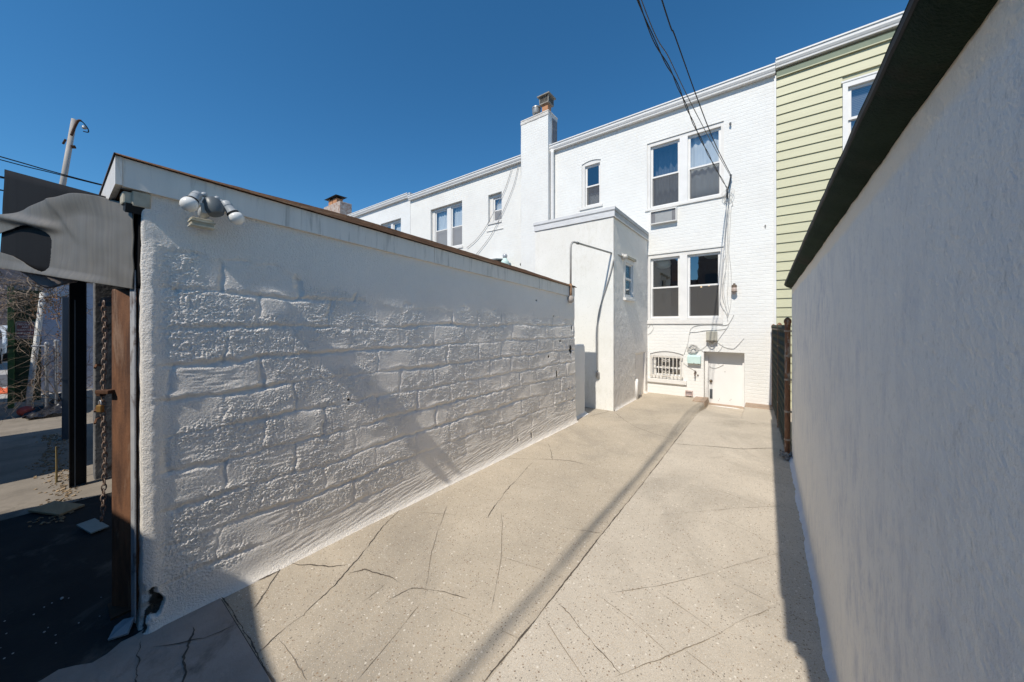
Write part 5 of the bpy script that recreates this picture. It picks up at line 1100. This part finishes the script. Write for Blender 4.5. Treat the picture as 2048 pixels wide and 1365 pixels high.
# ------------------------------------------------------------------ buildings on the other side of the alley (they cast the foreground shade)
DKB = M('alley_brick', (.15,.10,.08), (.10,.07,.055), rough=.9, scale=4)
def opposite(lab, prof, y0=-6.2, y1=-1.40):
    b = thing('garage', (prof[0][0], y1, 0), lab, 'garage')
    x0, x1 = prof[0][0], prof[-1][0]
    MB().prism([(x1,-.3),(x0,-.3)]+prof, y1, 'y', y0).build('wall', DKB, b)
    n = max(1, int((x1-x0)/3.4))
    for i in range(n): a = x0+(x1-x0)*(i+.12)/n; MB().box(a, a+(x1-x0)/n*.7, y1-.02, y1+.03, 0, 1.75).build('door', GREYSTEEL, b)
opposite('long brick garage across the alley that shades the driveway mouth', [(-5.30,.9),(-5.24,1.45),(-5.05,1.97),(-3.8,2.28),(-2.5,2.48),(-2.0,2.36),(-1.7,2.32),(-1.0,2.2),(8,2.15)])
opposite('narrow garage across the alley beyond the gap', [(-8.9,2.3),(-6.25,2.3)])
opposite('low garage across the alley nearest the street', [(-13.6,2.3),(-10.5,2.3)])
HBR = M('house_brick', (.34,.25,.21), (.26,.18,.15), rough=.9)  # unseen houses, added and shaped for what the lower windows reflect
for lab, x0, x1, top in (('unseen tall brick house added behind the opposite garages for window reflections', -4.9, 5, 8.3), ('unseen lower brick house, kept low so the windows reflect some sky', -7.0, -5.0, 5.7), ('unseen brick house row added at the far left for window reflections', -16, -7.1, 8.0)):
    b = thing('reflected_house', ((x0+x1)/2, -18, 0), lab, 'building'); MB().box(x0, x1, -26, -17, -.3, top).build('wall', HBR, b)
    for i in range(int((x1-x0)/2.4)):
        for z in (1.2, 4.4): MB().box(x0+.6+i*2.4, x0+1.7+i*2.4, -17.02, -16.95, z, z+1.7).build('window', GREYSTEEL, b)

# ------------------------------------------------------------------ light, sky, camera
to_sun = Vector((.055,-.87,1.0)).normalized()
sun = bpy.data.lights.new('sun', 'SUN'); sun.energy = SUN_E; sun.angle = R(.68); sun.color = (1,.935,.83)
so = bpy.data.objects.new('sun', sun); COL.objects.link(so); so.rotation_euler = (-to_sun).to_track_quat('-Z', 'Y').to_euler(); so.location = (0,-5,20)
W = bpy.data.worlds.new('World'); SC.world = W; W.use_nodes = True; nt = W.node_tree
sk = nt.nodes.new('ShaderNodeTexSky'); sk.sky_type = 'NISHITA'; sk.sun_disc = False
sk.sun_elevation = math.asin(to_sun.z); sk.sun_rotation = math.atan2(to_sun.x, to_sun.y)
sk.air_density = 1.0; sk.dust_density = 0; sk.ozone_density = 10; sk.altitude = 0
bg = nt.nodes['Background']; bg.inputs[1].default_value = SKY_E
hs = nt.nodes.new('ShaderNodeHueSaturation'); hs.inputs['Saturation'].default_value = 1.12; hs.inputs['Hue'].default_value = .490; nt.links.new(sk.outputs[0], hs.inputs['Color']); nt.links.new(hs.outputs[0], bg.inputs[0])
cam = bpy.data.cameras.new('camera'); co = bpy.data.objects.new('camera', cam); COL.objects.link(co); SC.camera = co
co.location = (0,0,1.65); co.rotation_euler = (R(90), 0, math.atan(508/682.7))
cam.sensor_width = 36; cam.lens = 36*682.7/2048; cam.shift_y = -(682.5-650)/2048; cam.clip_start = .05; cam.clip_end = 800
vs_ = SC.view_settings; vs_.view_transform = 'Standard'; vs_.look = 'None'; vs_.exposure = EXPO; vs_.gamma = 1
SC.cycles.max_bounces = 8; SC.cycles.diffuse_bounces = 4; SC.cycles.transparent_max_bounces = 16
